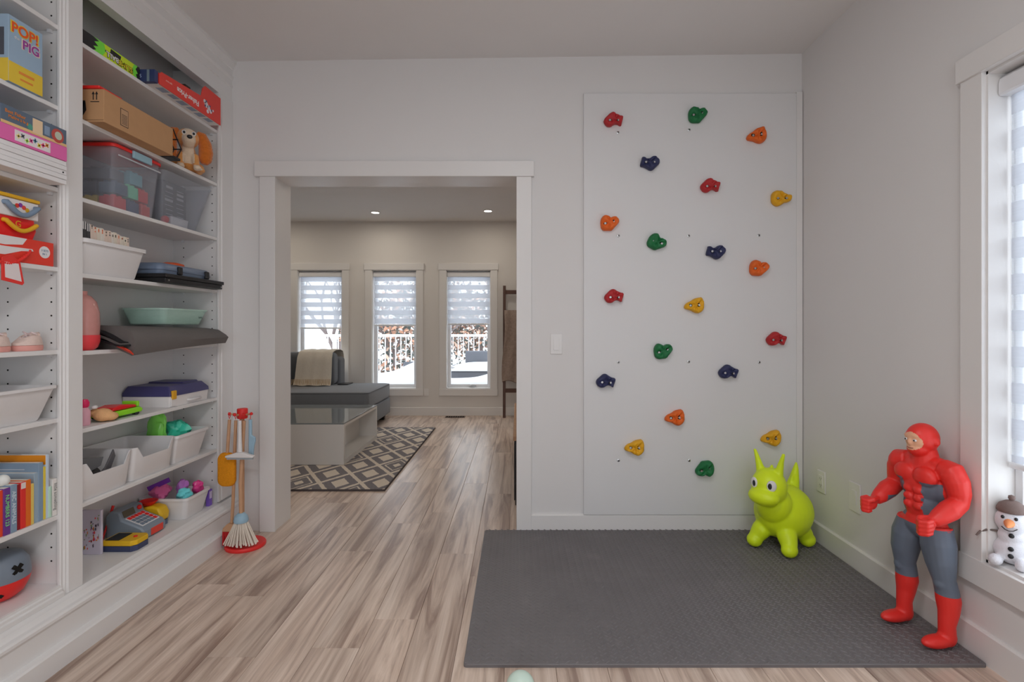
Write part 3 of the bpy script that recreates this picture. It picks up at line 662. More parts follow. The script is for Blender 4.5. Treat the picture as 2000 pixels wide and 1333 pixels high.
for (fx, fy) in ((SX1-0.09, SY0+0.09), (SX1-0.09, SY1-0.1), (-3.6, SY0+0.09), (-3.6, SY1-0.1)): obj('foot', MB().loops([rloop(fx-0.035, fx+0.035, fy-0.035, fy+0.035, 0.008, 0.0135 if fy < 6 else 0.0005), rloop(fx-0.045, fx+0.045, fy-0.045, fy+0.045, 0.008, 0.08)]), col(34, 30, 30), sf, smooth=30)
# throw over the back
M_KNIT = pm('cream_knit', ph(200, 192, 180), 0.95, 0.1, 0.08, 60, 0.8, 90, aniso=(160, 30, 60))
tb = thing('throw_blanket', 'cream knitted throw with tan fringe draped over the sofa back', 'blanket', (-2.55, 6.5, 0.46))
def thr(u, v):                                    # v: from behind the back, over the top, down the front
    path = [(6.885, 0.62), (6.88, 0.80), (6.84, 0.868), (6.74, 0.893), (6.58, 0.893), (6.455, 0.87), (6.425, 0.80), (6.415, 0.68), (6.405, 0.56), (6.385, 0.477), (6.36, 0.466)]
    t = v*(len(path)-1); i = min(int(t), len(path)-2); f = t-i; y = path[i][0]*(1-f)+path[i+1][0]*f; z = path[i][1]*(1-f)+path[i+1][1]*f
    w = 0.36+0.10*v; x = -2.50+0.05*(1-v)+(u-0.5)*w
    return (x, y-0.008-0.006*math.sin(u*22+v*3)*(0.4+v), z+0.004*math.sin(u*17))
obj('cloth', MB().slab(thr, 26, 30, (0, -0.006, 0.004)), M_KNIT, tb, smooth=60)
fr = MB()
for i in range(27):
    q = thr(i/26, 0.985); x = q[0]; fr.tube([(x, q[1]-0.006, 0.545), (x+random.uniform(-.003,.003), q[1]-0.012, 0.51), (x+random.uniform(-.006,.006), q[1]-0.016, 0.478)], [0.004,0.0045,0.003], 5)
obj('fringe', fr, col(150, 128, 100, 0.95), tb, kind='stuff')
obj('tablet', MB().loops([rloop(-2.235, -2.10, 6.50, 6.71, 0.015, 0.459), rloop(-2.235, -2.10, 6.50, 6.71, 0.015, 0.470)]), col(26, 26, 28, 0.3), smooth=30, label='thin black tablet lying on the chaise by the sofa back', cat='tablet')
pw_ = MB(); pw_.ell((-2.93, 6.30, 0.655), (0.20, 0.075, 0.19), 20, 12, (0.25, 0, 0.1)); obj('throw_pillow', pw_, col(72, 84, 78, 0.9, bump=0.3, bscale=300), smooth=180, label='dark green throw pillow leaning on the sofa back', cat='pillow')

# blanket ladder
M_DW = pm('dark_walnut', ph(72, 52, 46), 0.5, 0.4, 0.25, 18, 0.2, 60, aniso=(30, 30, 2))
ld = thing('blanket_ladder', 'dark brown wooden blanket ladder leaning on the far wall', 'ladder', (0.05, 6.83, 0))
lz = lambda z: YF-0.02-0.12*(1-z/1.72)-0.035
for x0 in (-0.186, 0.262):
    m_ = MB(); m_.loops([[(x0, lz(z)-0.02, z), (x0+0.036, lz(z)-0.02, z), (x0+0.036, lz(z)+0.02, z), (x0, lz(z)+0.02, z)] for z in (0.0005, 1.725)])
    obj('rail', m_, M_DW, ld, bevel=0.002)
for zz in (0.35, 0.72, 1.09, 1.36, 1.64): obj('rung', MB().box(-0.152, 0.264, lz(zz)-0.012, lz(zz)+0.012, zz-0.026, zz+0.026), M_DW, ld, bevel=0.002)
M_FUR = pm('brown_fur', ph(122, 108, 100), 0.95, 0.1, 0.35, 40, 1.0, 60)
def furf(u, v):
    z0 = 1.395; L1 = 0.03; s_ = v*1.9-0.85
    zz = z0-abs(s_) if abs(s_) > 0.05 else z0-0.05+math.sqrt(max(0, 0.0025-s_*s_))
    y = lz(1.36)+(-0.034 if s_ > 0 else 0.03)*min(1, abs(s_)/0.05)
    if s_ > 0: y -= 0.05*s_+0.012*math.sin(u*19+s_*4)
    zz = max(zz, 0.46+0.02*math.sin(u*9))
    return (-0.165+0.39*u+0.012*math.sin(v*13)-0.03*max(0, s_)*(1-u), y+0.006*math.sin(v*70+u*33), zz)
obj('fur_throw', MB().slab(furf, 18, 44, (0, -0.016, 0.008)), M_FUR, smooth=80, label='shaggy brown fur throw hanging on the ladder', cat='blanket')

# floor register, console
vt = thing('floor_vent', 'dark metal floor vent by the far baseboard', 'floor vent', (-0.80, 6.86, 0))
obj('frame', MB().box(-0.94, -0.68, 6.80, 6.91, 0.0003, 0.004), col(60, 44, 38, 0.4), vt, bevel=0.001)
for i in range(8): obj('louvre', MB().box(-0.925+i*0.03, -0.905+i*0.03, 6.815, 6.895, 0.004, 0.006), M_HOLE, vt)
cn = thing('media_console', 'black media console with wooden top just past the right jamb', 'console', (0.22, 4.2, 0))
obj('body', MB().box(-0.012, 0.42, 3.46, 4.95, 0.0005, 0.43), col(34, 33, 35, 0.4), cn, bevel=0.003)
obj('top', MB().box(-0.026, 0.44, 3.44, 4.97, 0.43, 0.458), pm('oak_top', ph(140, 108, 82), 0.5, 0.4, 0.2, 20), cn, bevel=0.003)
for yy in (3.47, 3.97, 4.47): obj('door', MB().box(-0.020, -0.0125, yy, yy+0.47, 0.03, 0.42), col(34, 33, 35, 0.4), cn, bevel=0.002)

# ------------------------------------------------------------------ outdoors beyond the living room
M_SNOW = pm('snow', (0.86,0.88,0.9), 0.8, 0.2, 0.03, 4, 0.4, 12)
struct('snow_ground', MB().box(-40, 40, 10.2, 90, -2.2, -2.0), M_SNOW, 'snow covered ground beyond the deck', 'ground')
struct('deck', MB().box(-5.5, 3.0, 7.14, 9.7, -0.35, -0.12), M_SNOW, 'snow covered deck outside the living room', 'deck')
rl = thing('deck_railing', 'pale metal deck railing with thin balusters outside the windows', 'railing', (-1.5, 9.55, -0.12))
M_RAIL = pm('railing_paint', ph(190, 188, 190), 0.4, 0.4)
obj('top_rail', MB().box(-5.4, 2.9, 9.52, 9.58, 1.00, 1.045), M_RAIL, rl, bevel=0.005)
obj('bottom_rail', MB().box(-5.4, 2.9, 9.535, 9.565, -0.02, 0.02), M_RAIL, rl)
x = -5.4
while x <= 2.91: obj('post', MB().box(x-0.03, x+0.03, 9.52, 9.58, -0.12, 1.0), M_RAIL, rl); x += 2.075
bm_ = mesh_of(MB().box(-0.008, 0.008, -0.008, 0.008, -0.98, 0), M_RAIL, (0,0,0), 0, 'baluster')
x = -4.4
while x < 0.6:
    o = bpy.data.objects.new('baluster', bm_); COL.objects.link(o); o.parent = rl; o.location = Vector((x, 9.55, 1.0))-WL[rl]; x += 0.095
M_WICK = pm('dark_wicker', ph(78, 80, 86), 0.8, 0.3, 0.2, 80, 0.4, 120)
os_ = thing('outdoor_sofa', 'dark grey outdoor sofa with snow on its seat behind the right window', 'outdoor sofa', (-0.35, 8.4, -0.12))
obj('back', MB().box(-0.86, 0.8, 8.68, 8.80, 0.3, 0.78), M_WICK, os_, bevel=0.02)
obj('seat', MB().box(-1.05, 0.8, 8.0, 8.68, -0.1195, 0.50), M_WICK, os_, bevel=0.02)
obj('armrest', MB().box(-1.05, -0.90, 8.0, 8.72, 0.50, 0.56), M_WICK, os_, bevel=0.02)
def mound(x0, x1, y0, y1, z0, h, sd, lumps=()):
    rnd = random.Random(sd); ph_ = [rnd.uniform(0, 6) for _ in range(4)]
    def fn(u, v):
        e = min(1, 6*min(u, 1-u))**0.5*min(1, 6*min(v, 1-v))**0.5
        z = h*e*(0.85+0.10*math.sin(5*u+ph_[0])+0.08*math.sin(7*v+ph_[1]))
        for (lu, lv, lr, lh) in lumps: z += lh*math.exp(-((u-lu)**2+(v-lv)**2)/lr**2)*e
        return (x0+(x1-x0)*u, y0+(y1-y0)*v, z0+z)
    m_ = MB(); m_.slab(fn, 26, 20, (0, 0, -0.03)); return m_
obj('snow_cap', mound(-1.06, 0.8, 7.98, 8.67, 0.535, 0.09, 2), M_SNOW, os_, smooth=60)
tbm = thing('snowy_low_table', 'low dark outdoor table under thick snow in front of the outdoor sofa', 'outdoor table', (-0.65, 7.6, -0.12))
obj('top', MB().box(-1.12, -0.2, 7.40, 7.80, 0.28, 0.33), M_WICK, tbm, bevel=0.01)
for (x, y) in ((-1.08, 7.44), (-0.24, 7.44), (-1.08, 7.76), (-0.24, 7.76)): obj('leg', MB().box(x-0.02, x+0.02, y-0.02, y+0.02, -0.1195, 0.28), M_WICK, tbm)
obj('snow_cap', mound(-1.14, -0.18, 7.38, 7.82, 0.36, 0.09, 5, ((0.85, 0.5, 0.2, 0.06),)), M_SNOW, tbm, smooth=60)
dc = thing('snowy_daybed', 'snow buried outdoor daybed behind the middle window', 'outdoor daybed', (-1.75, 7.9, -0.12))
obj('frame', MB().box(-2.25, -1.30, 7.42, 8.40, -0.1195, 0.30), M_WICK, dc, bevel=0.02)
obj('headrest', MB().prism([(8.30, 0.30), (8.40, 0.30), (8.46, 0.62), (8.38, 0.62)], 'x', -1.82, -1.28), M_WICK, dc)
obj('snow_cap', mound(-2.28, -1.27, 7.40, 8.42, 0.33, 0.14, 9, ((0.7, 0.75, 0.32, 0.16), (0.9, 0.9, 0.2, 0.10))), M_SNOW, dc, smooth=60)

M_BARK = pm('bark', ph(84, 74, 72), 0.9, 0.1, 0.3, 20, 0.5, 40)
def tree(name, label, base, h, cols, n, rad, zc, seed, bare=False):
    rnd = random.Random(seed); t = thing(name, label, 'tree', base, group='winter trees beyond the deck'); B = Vector(base)
    tm = MB(); tips = []
    def grow(p, d, l, r_, k):
        q = p+d*l; tm.tube([p, (p+q)/2+Vector((rnd.uniform(-1,1), rnd.uniform(-1,1), 0))*l*0.05, q], [r_, r_*0.8, r_*0.6], 6)
        if k == 0: tips.append(q); return
        for _ in range(3 if k > 1 else 2):
            e = (d+Vector((rnd.uniform(-1,1), rnd.uniform(-1,1), rnd.uniform(-0.1,0.7)))*0.75).normalized(); grow(q, e, l*0.72, r_*0.6, k-1)
    grow(B, Vector((0.05, 0, 1)), h*0.30, h*0.022, 4 if bare else 3)
    obj('trunk', tm, M_BARK, t, smooth=60)
    if not bare:
        fm = MB()
        for i in range(n):
            a_ = rnd.uniform(0, 2*PI); rr = rad*math.sqrt(rnd.random()); z = zc+rnd.uniform(-1, 1)*rad*1.2*math.sqrt(max(0.02, 1-(rr/rad)**2))
            if math.sin(a_*3+z*4+seed)+math.sin(z*7+seed*2) > 0.9: continue
            c_ = B+Vector((rr*math.cos(a_), rr*math.sin(a_), z)); s_ = rnd.uniform(0.03, 0.085)
            v1 = Vector((rnd.uniform(-1,1), rnd.uniform(-1,1), rnd.uniform(-1,1))).normalized()*s_; v2 = v1.orthogonal().normalized()*s_*0.5
            fm.mi = rnd.randrange(len(cols)); fm.add([c_-v1, c_+v2, c_+v1, c_-v2], [[0,1,2,3]])
        obj('foliage', fm, cols, t, kind='stuff')
LB = [pm('leaf_russet', ph(150, 112, 92), 0.8, 0.1, 0.2), pm('leaf_pale', ph(165, 140, 124), 0.8, 0.1, 0.2), pm('leaf_brown', ph(84, 64, 54), 0.8, 0.1, 0.2)]
LG = [pm('leaf_spruce', ph(44, 50, 47), 0.8, 0.1, 0.2), pm('leaf_spruce_light', ph(70, 73, 68), 0.8, 0.1, 0.2), LB[2]]
tree('bare_tree', 'bare branched tree seen through the leftmost living room window', (-5.0, 14.8, -2.0), 6.0, [], 0, 0, 0, 3, bare=True)
tree('russet_tree', 'russet leaved tree seen through the middle window', (-2.75, 11.6, -2.0), 5.0, LB+LG[:2], 3200, 1.15, 3.0, 4)
tree('spruce_tree', 'dark evergreen between the middle and right windows', (-2.9, 17.6, -2.0), 6.0, LG, 4200, 1.7, 3.1, 6)
tree('mixed_tree', 'grey green tree with russet leaves seen through the right window', (-1.0, 14.4, -2.0), 5.8, LG+LB, 4600, 1.15, 3.4, 8)
# ================================================================== things on the bookcase, far bay
def card(name, label, cat, x0, x1, y0, y1, z0, z1, mat, bevel=0.0012, **k):
    return obj(name, MB().box(x0, x1, y0, y1, z0, z1), mat, label=label, cat=cat, bevel=bevel, **k)
def faceq(mb, X, y0, y1, z0, z1): return mb.box(X, X+0.0006, y0, y1, z0, z1)        # print on a face towards the room
def endq(mb, Y, x0, x1, z0, z1): return mb.box(x0, x1, Y-0.0006, Y, z0, z1)         # print on a face towards the doorless end
def polyface(mb, X, pts): return mb.prism(pts, 'x', X, X+0.0006)
WHITE = col(205, 203, 203, 0.4); OFFW = col(186, 183, 182, 0.4); BLACK = col(26, 26, 28, 0.45); SLATE = col(92, 104, 116, 0.45); REDP = col(206, 38, 34, 0.4); YEL = col(238, 190, 36, 0.4); NAVY = col(40, 48, 84, 0.4)
S1, S2, S3, S4, S5, S6, S7 = SR; S8 = 0.205
eps = 0.0004
# --- top shelf
b = card('game_box', 'lime green and black slime game box lying upside down on the top shelf', 'game box', -1.885, -1.668, 1.995, 2.315, S1+eps, S1+0.058, col(110, 204, 62))
mb = MB(); polyface(mb, -1.668, [(1.996, S1+.001), (2.055, S1+.001), (2.075, S1+.012), (2.060, S1+.020), (2.085, S1+.030), (2.066, S1+.040), (2.09, S1+.052), (2.06, S1+.057), (1.996, S1+.057)])
obj('black_print', mb, BLACK, b); mb = MB(); polyface(mb, -1.668, [(2.314, S1+.001), (2.300, S1+.001), (2.292, S1+.018), (2.303, S1+.026), (2.290, S1+.040), (2.302, S1+.057), (2.314, S1+.057)])
obj('black_print', mb, BLACK, b)
mb = MB(); polyface(mb, -1.668, [(2.105, S1+.002), (2.28, S1+.002), (2.268, S1+.030), (2.28, S1+.056), (2.115, S1+.056), (2.125, S1+.030)]); obj('lime_print', mb, col(200, 222, 40), b)
mb = MB(); polyface(mb, -1.6674, [(2.145, S1+.033), (2.20, S1+.030), (2.205, S1+.05), (2.15, S1+.054)]); obj('black_print', mb, BLACK, b)
text('SLIME', (-1.6667, 2.228, S1+.022), -U, -VZ, 0.030, BLACK, b, sx=1.16, bold=.07); text('SLIME', (-1.6662, 2.228, S1+.0222), -U, -VZ, 0.028, col(226, 210, 40), b, sx=1.2, bold=.02)
text('BALL', (-1.6667, 2.157, S1+.024), -U, -VZ, 0.030, BLACK, b, sx=1.05, bold=.07); text('BALL', (-1.6662, 2.157, S1+.0242), -U, -VZ, 0.028, WHITE, b, sx=1.1, bold=.02)
b = card('blue_box', 'dark blue box with grey stripe between the slime game and the red toy box', 'box', -1.905, -1.606, 2.320, 2.343, S1+eps, S1+0.055, NAVY)
mb = MB(); endq(mb, 2.320, -1.640, -1.629, S1+.001, S1+.054); obj('stripe', mb, SLATE, b)
text('5', (-1.668, 2.3193, S1+.024), E, VZ, 0.022, col(150, 164, 190), b)
# red open-front toy box
rx = -1.602; t = thing('red_toy_box', 'red open-front toy box with upside-down white lettering overhanging the top shelf', 'toy box', (-1.72, 2.59, S1+eps))
z0 = S1+eps
obj('front_flap', MB().prism([(2.345, z0), (2.345, z0+.045), (2.36, z0+.061), (2.655, z0+.084), (2.668, z0+.128), (2.69, z0+.150), (2.83, z0+.146), (2.83, z0)], 'x', rx-0.003, rx), col(214, 58, 48, 0.4), t)
obj('tray', MB().box(-1.86, rx-.003, 2.347, 2.828, z0, z0+.004), OFFW, t)
obj('side_flap', MB().box(-1.86, rx-.003, 2.825, 2.828, z0+.004, z0+.140), col(196, 44, 40, 0.4), t)
obj('side_flap', MB().box(-1.86, rx-.003, 2.347, 2.350, z0+.004, z0+.052), col(214, 58, 48, 0.4), t)
obj('back_flap', MB().box(-1.863, -1.860, 2.347, 2.828, z0+.004, z0+.120), col(60, 66, 74), t)
mb = MB(); mb.box(-1.84, -1.66, 2.62, 2.665, z0+.004, z0+.13); obj('toy_mount', mb, col(44, 34, 26), t, bevel=.004)
mb = MB(); mb.box(-1.80, -1.64, 2.40, 2.56, z0+.004, z0+.05); obj('toy_tray', mb, col(150, 176, 190), t, bevel=.01)
text('Fisher-Price', (rx+.0004, 2.552, z0+.034), -U, -VZ, 0.036, WHITE, t, sx=0.98, bold=.02)
text('ages 6m+', (rx+.0004, 2.41, z0+.037), -U, -VZ, 0.012, col(240, 190, 180), t)
mb = MB()
for (y, z, r_) in ((2.70,.058,.016),(2.72,.05,.013),(2.685,.07,.010),(2.738,.038,.011),(2.712,.028,.010),(2.76,.05,.006)): mb.cyl((rx, y, z0+z), (rx+.0006, y, z0+z), r_, n=12)
obj('toy_picture', mb, col(176, 170, 176), t)
mb = MB()
for (y, z) in ((2.70,.075),(2.73,.062),(2.69,.05),(2.745,.045)): mb.cyl((rx, y, z0+z), (rx+.0009, y, z0+z), .006, n=10)
obj('toy_picture', mb, col(58, 66, 96), t)
mb = MB()
for k in range(6): mb.box(-1.645+.006*(k % 2), -1.61, 2.38+k*.07, 2.43+k*.07, z0-.0006, z0-.0001)
obj('underside_print', mb, col(120, 132, 150), t)
# --- second shelf
bx, z0 = -1.600, S2+eps
b = card('cardboard_box', 'long brown cardboard shipping box overhanging the second shelf', 'cardboard box', -1.862, bx, 2.028, 2.435, z0, z0+.127, pm('cardboard', ph(150, 116, 84), 0.8, 0.15, 0.06, 25), 0.002)
mb = MB(); faceq(mb, bx, 2.112, 2.155, z0+.020, z0+.090); obj('label_border', mb, col(70, 54, 42), b)
mb = MB(); faceq(mb, bx+.0006, 2.115, 2.152, z0+.023, z0+.087); obj('label_ground', mb, col(150, 118, 88), b)
mb = MB(); 
for k in range(7): faceq(mb, bx+.0012, 2.119, 2.148, z0+.028+k*.006, z0+.031+k*.006)
obj('label_lines', mb, col(96, 76, 58), b)
mb = MB()
for x in (-1.628, -1.641): mb.prism([(x-.0018, z0+.085), (x+.0018, z0+.085), (x+.0018, z0+.106), (x+.006, z0+.106), (x, z0+.118), (x-.006, z0+.106), (x-.0018, z0+.106)], 'y', 2.0274, 2.028)
mb.box(-1.652, -1.618, 2.0274, 2.028, z0+.076, z0+.079); obj('arrow_print', mb, BLACK, b)
mb = MB()
sm = [(-1.80+.125*q, .020+.040*(q)+.020*math.sin(q*PI)) for q in [i/10 for i in range(11)]]
up = [(x, z0+z+.006+.010*i/10) for i, (x, z) in enumerate(sm)]; dn = [(x, z0+z-.004) for x, z in sm]
mb.prism(up+dn[::-1], 'y', 2.0274, 2.028)
mb.prism([(-1.672, z0+.082), (-1.668, z0+.045), (-1.684, z0+.020), (-1.682, z0+.052), (-1.688, z0+.072), (-1.715, z0+.074), (-1.712, z0+.084)], 'y', 2.0274, 2.028); obj('arrow_logo', mb, BLACK, b)
mb = MB(); endq(mb, 2.028, -1.862, -1.601, z0+.006, z0+.0075); obj('seam', mb, col(90, 66, 46), b)
obj('flat_lid', MB().box(-1.87, -1.612, 2.02, 2.14, z0+.1275, z0+.139), REDP, label='flat red plastic lid on top of the cardboard box', cat='lid', bevel=.004)
# wire rack
wr = thing('wire_rack', 'black wire rack between the cardboard box and the plush dog', 'wire rack', (-1.70, 2.50, z0))
mb = MB()
for dx in (0, .035, .07):
    x = -1.625-dx; mb.tube([(x, 2.450, z0+.135), (x, 2.475, z0+.140), (x-.005, 2.50, z0+.118), (x, 2.535, z0+.065), (x, 2.50, z0+.010), (x, 2.455, z0+.006)], .0028, 6)
mb.tube([(-1.625, 2.462, z0+.139), (-1.70, 2.462, z0+.139)], .0028, 6); mb.tube([(-1.625, 2.535, z0+.065), (-1.70, 2.535, z0+.065)], .0028, 6); mb.tube([(-1.625, 2.45, z0+.135), (-1.625, 2.458, z0+.006)], .0028, 6)
mb.tube([(-1.625, 2.51, z0+.103), (-1.70, 2.51, z0+.103)], .0028, 6); mb.tube([(-1.70, 2.45, z0+.135), (-1.70, 2.458, z0+.006)], .0028, 6); mb.tube([(-1.66, 2.45, z0+.100), (-1.66, 2.53, z0+.05)], .0028, 6)
obj('wires', mb, BLACK, wr, smooth=60)
obj('foot_plate', MB().box(-1.715, -1.615, 2.445, 2.515, z0, z0+.012), BLACK, wr, bevel=.003)
# plush spaniel
pd = thing('plush_dog', 'brown and cream long-eared plush spaniel sitting at the end of the second shelf', 'plush toy', (-1.70, 2.70, z0), rotz=math.radians(38))
FURT = pm('plush_tan', ph(200, 140, 78), 0.95, 0.1, 0.15, 60, 0.9, 260, sheen=.4); FURB = pm('plush_brown', ph(160, 86, 30), 0.95, 0.1, 0.25, 60, 1.0, 160, sheen=.4); FURC = pm('plush_cream', ph(226, 204, 178), 0.95, 0.1, 0.08, 60, 0.7, 260, sheen=.4)
mb = MB(); mb.ell((0, .012, .067), (.052, .050, .066)); mb.ell((0, -.012, .10), (.036, .034, .045)); mb.ell((0, -.022, .170), (.052, .050, .050)); mb.ell((0, -.062, .150), (.031, .036, .027)); mb.ell((0, -.05, .135), (.028, .03, .018))
for s in (-1, 1): mb.tube([(s*.030, -.028, .085), (s*.034, -.045, .04), (s*.036, -.058, .014)], [.020, .016, .017], 10); mb.ell((s*.036, -.072, .013), (.018, .026, .013)); mb.ell((s*.052, .01, .028), (.026, .042, .028)); mb.ell((s*.058, -.035, .012), (.018, .028, .012))
def dogc(c):
    if c.z > .118 and c.y < -.030 and (abs(c.x) < .017+.25*max(0, -c.y-.045) or c.y < -.062): return 1
    if c.z > .13: return 0
    if c.y < -.030 and abs(c.x) < .026 and c.z > .04: return 1
    if c.y < -.060 and c.z < .03: return 1
    return 0
obj_body = blob('body', mb, [FURT, FURC], pd, 0.0035, 6, dogc)
for s in (-1, 1):
    mb = MB(); mb.tube([(s*.040, -.015, .203), (s*.060, -.018, .195), (s*.076, -.022, .155), (s*.080, -.026, .11), (s*.076, -.03, .07), (s*.072, -.03, .05)], [.018, .026, .031, .034, .031, .016], 12)
    blob('ear', mb, FURB, pd, 0.004, 4)
obj('nose', MB().ell((0, -.098, .158), (.0125, .009, .010), 12, 8), BLACK, pd, smooth=180)
for s in (-1, 1):
    e_ = obj('eye', MB().ell((s*.022, -.066, .186), (.0095, .006, .012), 12, 8), WHITE, pd, smooth=180); obj('pupil', MB().ell((s*.021, -.0705, .185), (.0058, .0035, .007), 10, 6), BLACK, e_, smooth=180)
# --- third shelf: clear bins
CLEAR = glassy('clear_plastic', (0.78,0.80,0.85), 0.17, 0.12, 0.5); CLEARR = glassy('clear_plastic_rim', (0.86,0.88,0.9), 0.42, 0.15, 0.5)
z0 = S3+eps
cb = thing('clear_bin_with_lid', 'clear plastic storage bin with red lid full of big building blocks', 'storage bin', (-1.78, 2.32, z0))
mb = MB(); tub(mb, (-1.895, -1.700, 2.195, 2.452), (-1.900, -1.678, 2.182, 2.468), z0, z0+.258, .003, .02, .002, .004); obj('body', mb, CLEAR, cb, smooth=40)
mb = MB(); mb.loops([rloop(-1.904, -1.672, 2.174, 2.474, .022, z0+.2585), rloop(-1.904, -1.672, 2.174, 2.474, .022, z0+.270), rloop(-1.896, -1.680, 2.182, 2.466, .02, z0+.276)]); obj('lid', mb, REDP, cb, smooth=40)
obj('latch', MB().box(-1.674, -1.664, 2.275, 2.39, z0+.240, z0+.272), col(120, 150, 162), cb, bevel=.003)
obj('handle_band', MB().box(-1.676, -1.6735, 2.20, 2.46, z0+.225, z0+.231), CLEARR, cb)
BLK = [((-1.86,2.225,.0), (.075,.075,.05), (210,180,40)), ((-1.77,2.215,.0), (.065,.07,.05), (196,40,44)), ((-1.86,2.31,.0), (.07,.07,.05), (60,70,84)), ((-1.78,2.30,.0), (.07,.07,.05), (56,66,96)), ((-1.77,2.385,.0), (.06,.055,.05), (226,74,66)),
       ((-1.86,2.39,.0), (.07,.055,.05), (92,170,140)), ((-1.87,2.225,.052), (.08,.08,.048), (56,62,74)), ((-1.775,2.22,.052), (.07,.075,.045), (60,84,104)), ((-1.775,2.305,.052), (.065,.06,.05), (100,190,150)), ((-1.86,2.32,.052), (.07,.08,.05), (84,86,140)), ((-1.77,2.375,.052), (.055,.06,.05), (200,44,52)),
       ((-1.86,2.24,.102), (.12,.08,.045), (70,74,84)), ((-1.80,2.33,.104), (.08,.075,.05), (96,150,160)), ((-1.86,2.40,.104), (.06,.045,.045), (222,200,70))]
for k, (p, d, c_) in enumerate(BLK):
    q = thing('building_block', 'chunky %s building block inside the red-lidded clear bin' % ('yellow', 'dark red', 'grey', 'navy', 'coral red', 'sea green', 'charcoal', 'slate blue', 'mint', 'violet', 'crimson', 'large charcoal', 'teal', 'pale yellow')[k], 'building block', (p[0], p[1], z0+.007+p[2]), group='building blocks in the clear bin')
    X, Y, Z = p[0], p[1], z0+.007+p[2]*1.3; d = (d[0], d[1], d[2]*1.28); ms = col(*c_, 0.35)
    obj('brick_body', MB().box(X, X+d[0], Y, Y+d[1], Z, Z+d[2]-.010), ms, q, bevel=.003)
    mb = MB()
    for i in (.28, .72):
        for j in (.28, .72): mb.cyl((X+d[0]*i, Y+d[1]*j, Z+d[2]-.0105), (X+d[0]*i, Y+d[1]*j, Z+d[2]-.002), min(d[0], d[1])*.17, n=12)
    obj('studs', mb, ms, q, smooth=40)
c2 = thing('clear_bin_open', 'clear plastic bin holding a black printed case and a red ball', 'storage bin', (-1.78, 2.69, z0))
mb = MB(); tub(mb, (-1.885, -1.715, 2.53, 2.800), (-1.900, -1.678, 2.492, 2.880), z0, z0+.255, .003, .02, .004, .008); obj('body', mb, CLEAR, c2, smooth=40)
k = card('printed_case', 'black case with white print inside the open clear bin', 'case', -1.80, -1.762, 2.605, 2.785, z0+.0068, z0+.240, col(58, 62, 70, 0.5))
mb = MB()
for r_ in range(9):
    for c_ in range(2):
        faceq(mb, -1.762, 2.62+c_*.085+random.uniform(0,.01), 2.68+c_*.085, z0+.03+r_*.022, z0+.033+r_*.022+random.choice((0,0,.009)))
obj('print', mb, col(150, 152, 156), k)
card('dark_folder', 'dark grey folder leaning in the open clear bin', 'folder', -1.86, -1.835, 2.56, 2.785, z0+.0068, z0+.232, col(64, 66, 72, 0.5))
obj('ball', MB().ell((-1.735, 2.58, z0+.0265+.008), .019, 16, 12), REDP, smooth=180, label='small red ball at the bottom of the open clear bin', cat='ball')
mb = MB(); tub(mb, (-1.755, -1.7245, 2.615, 2.745), (-1.757, -1.7225, 2.612, 2.748), z0+.0068, z0+.058, .003, .01, .002, .006); obj('white_tray', mb, WHITE, smooth=40, label='small white tray standing in the open clear bin', cat='tray')
# --- fourth shelf
z0 = S4+eps
wb = thing('white_basket', 'white ribbed-rim basket full of small books on the fourth shelf', 'basket', (-1.76, 2.16, z0))
mb = MB(); tub(mb, (-1.880, -1.668, 2.005, 2.295), (-1.892, -1.652, 1.996, 2.325), z0, z0+.135, .003, .015, .010, .016); obj('body', mb, WHITE, wb, smooth=40)
yy = 2.012; k = 0
while yy < 2.27:
    th = random.uniform(.010, .02); h = .205+random.uniform(-.005, .005)-.030*(yy-2.0)/.3; lean = .008
    st = k < 3
    m_ = MB(); x0, x1 = -1.865, -1.677
    m_.loops([[(x0, yy, z0+.0075), (x1, yy, z0+.0075), (x1, yy+th, z0+.0075), (x0, yy+th, z0+.0075)], [(x0, yy-lean, z0+h), (x1, yy-lean, z0+h), (x1, yy+th-lean, z0+h), (x0, yy+th-lean, z0+h)]])
    nm = ('black and white striped', 'narrow black and white striped', 'dark striped')[k] if st else ('cream floral', 'pale peach', 'white dotted', 'ivory', 'pale pink', 'light grey')[k % 6]
    bk_ = obj('small_book', m_, col(50, 50, 52) if st else col(*random.choice(((206,196,180), (214,206,196), (196,186,172), (210,190,176)))), bevel=.0008, label='%s small book in the white basket, number %s from the left' % (nm, ('one','two','three','four','five','six','seven','eight','nine','ten','eleven','twelve','thirteen','fourteen','fifteen','sixteen','seventeen','eighteen','nineteen','twenty')[k]), cat='book', group='small books in the white basket')
    m_ = MB()
    if st:
        for q in range(6): m_.box(x0+.01+q*.028, x0+.024+q*.028, yy-lean-.0003, yy+th-lean+.0003, z0+h, z0+h+.0006)
        for q in range(2): m_.box(x1-.0004, x1+.0004, yy-lean+th*(.1+.5*q), yy-lean+th*(.35+.5*q), z0+h-.03, z0+h)
        obj('stripe', m_, WHITE, bk_)
    else:
        for q in range(5):
            a_ = random.uniform(x0+.02, x1-.02); m_.cyl((a_, yy-lean+th/2, z0+h), (a_, yy-lean+th/2, z0+h+.0006), random.uniform(.003,.005), n=8)
        for q in range(3): a_ = z0+h-random.uniform(.004, .02); m_.cyl((x1-.0005, yy+th/2-lean*.9, a_), (x1+.0007, yy+th/2-lean*.9, a_), random.uniform(.002,.004), n=8)
        obj('dot', m_, col(*random.choice(((200,120,90), (120,110,100), (90,90,90), (220,150,80)))), bk_)
    yy += th+.0015; k += 1
bs = thing('black_flat_case', 'flat black hard case overhanging the fourth shelf', 'case', (-1.75, 2.645, z0))
obj('body', MB().box(-1.885, -1.618, 2.41, 2.875, z0, z0+.024), BLACK, bs, bevel=.003)
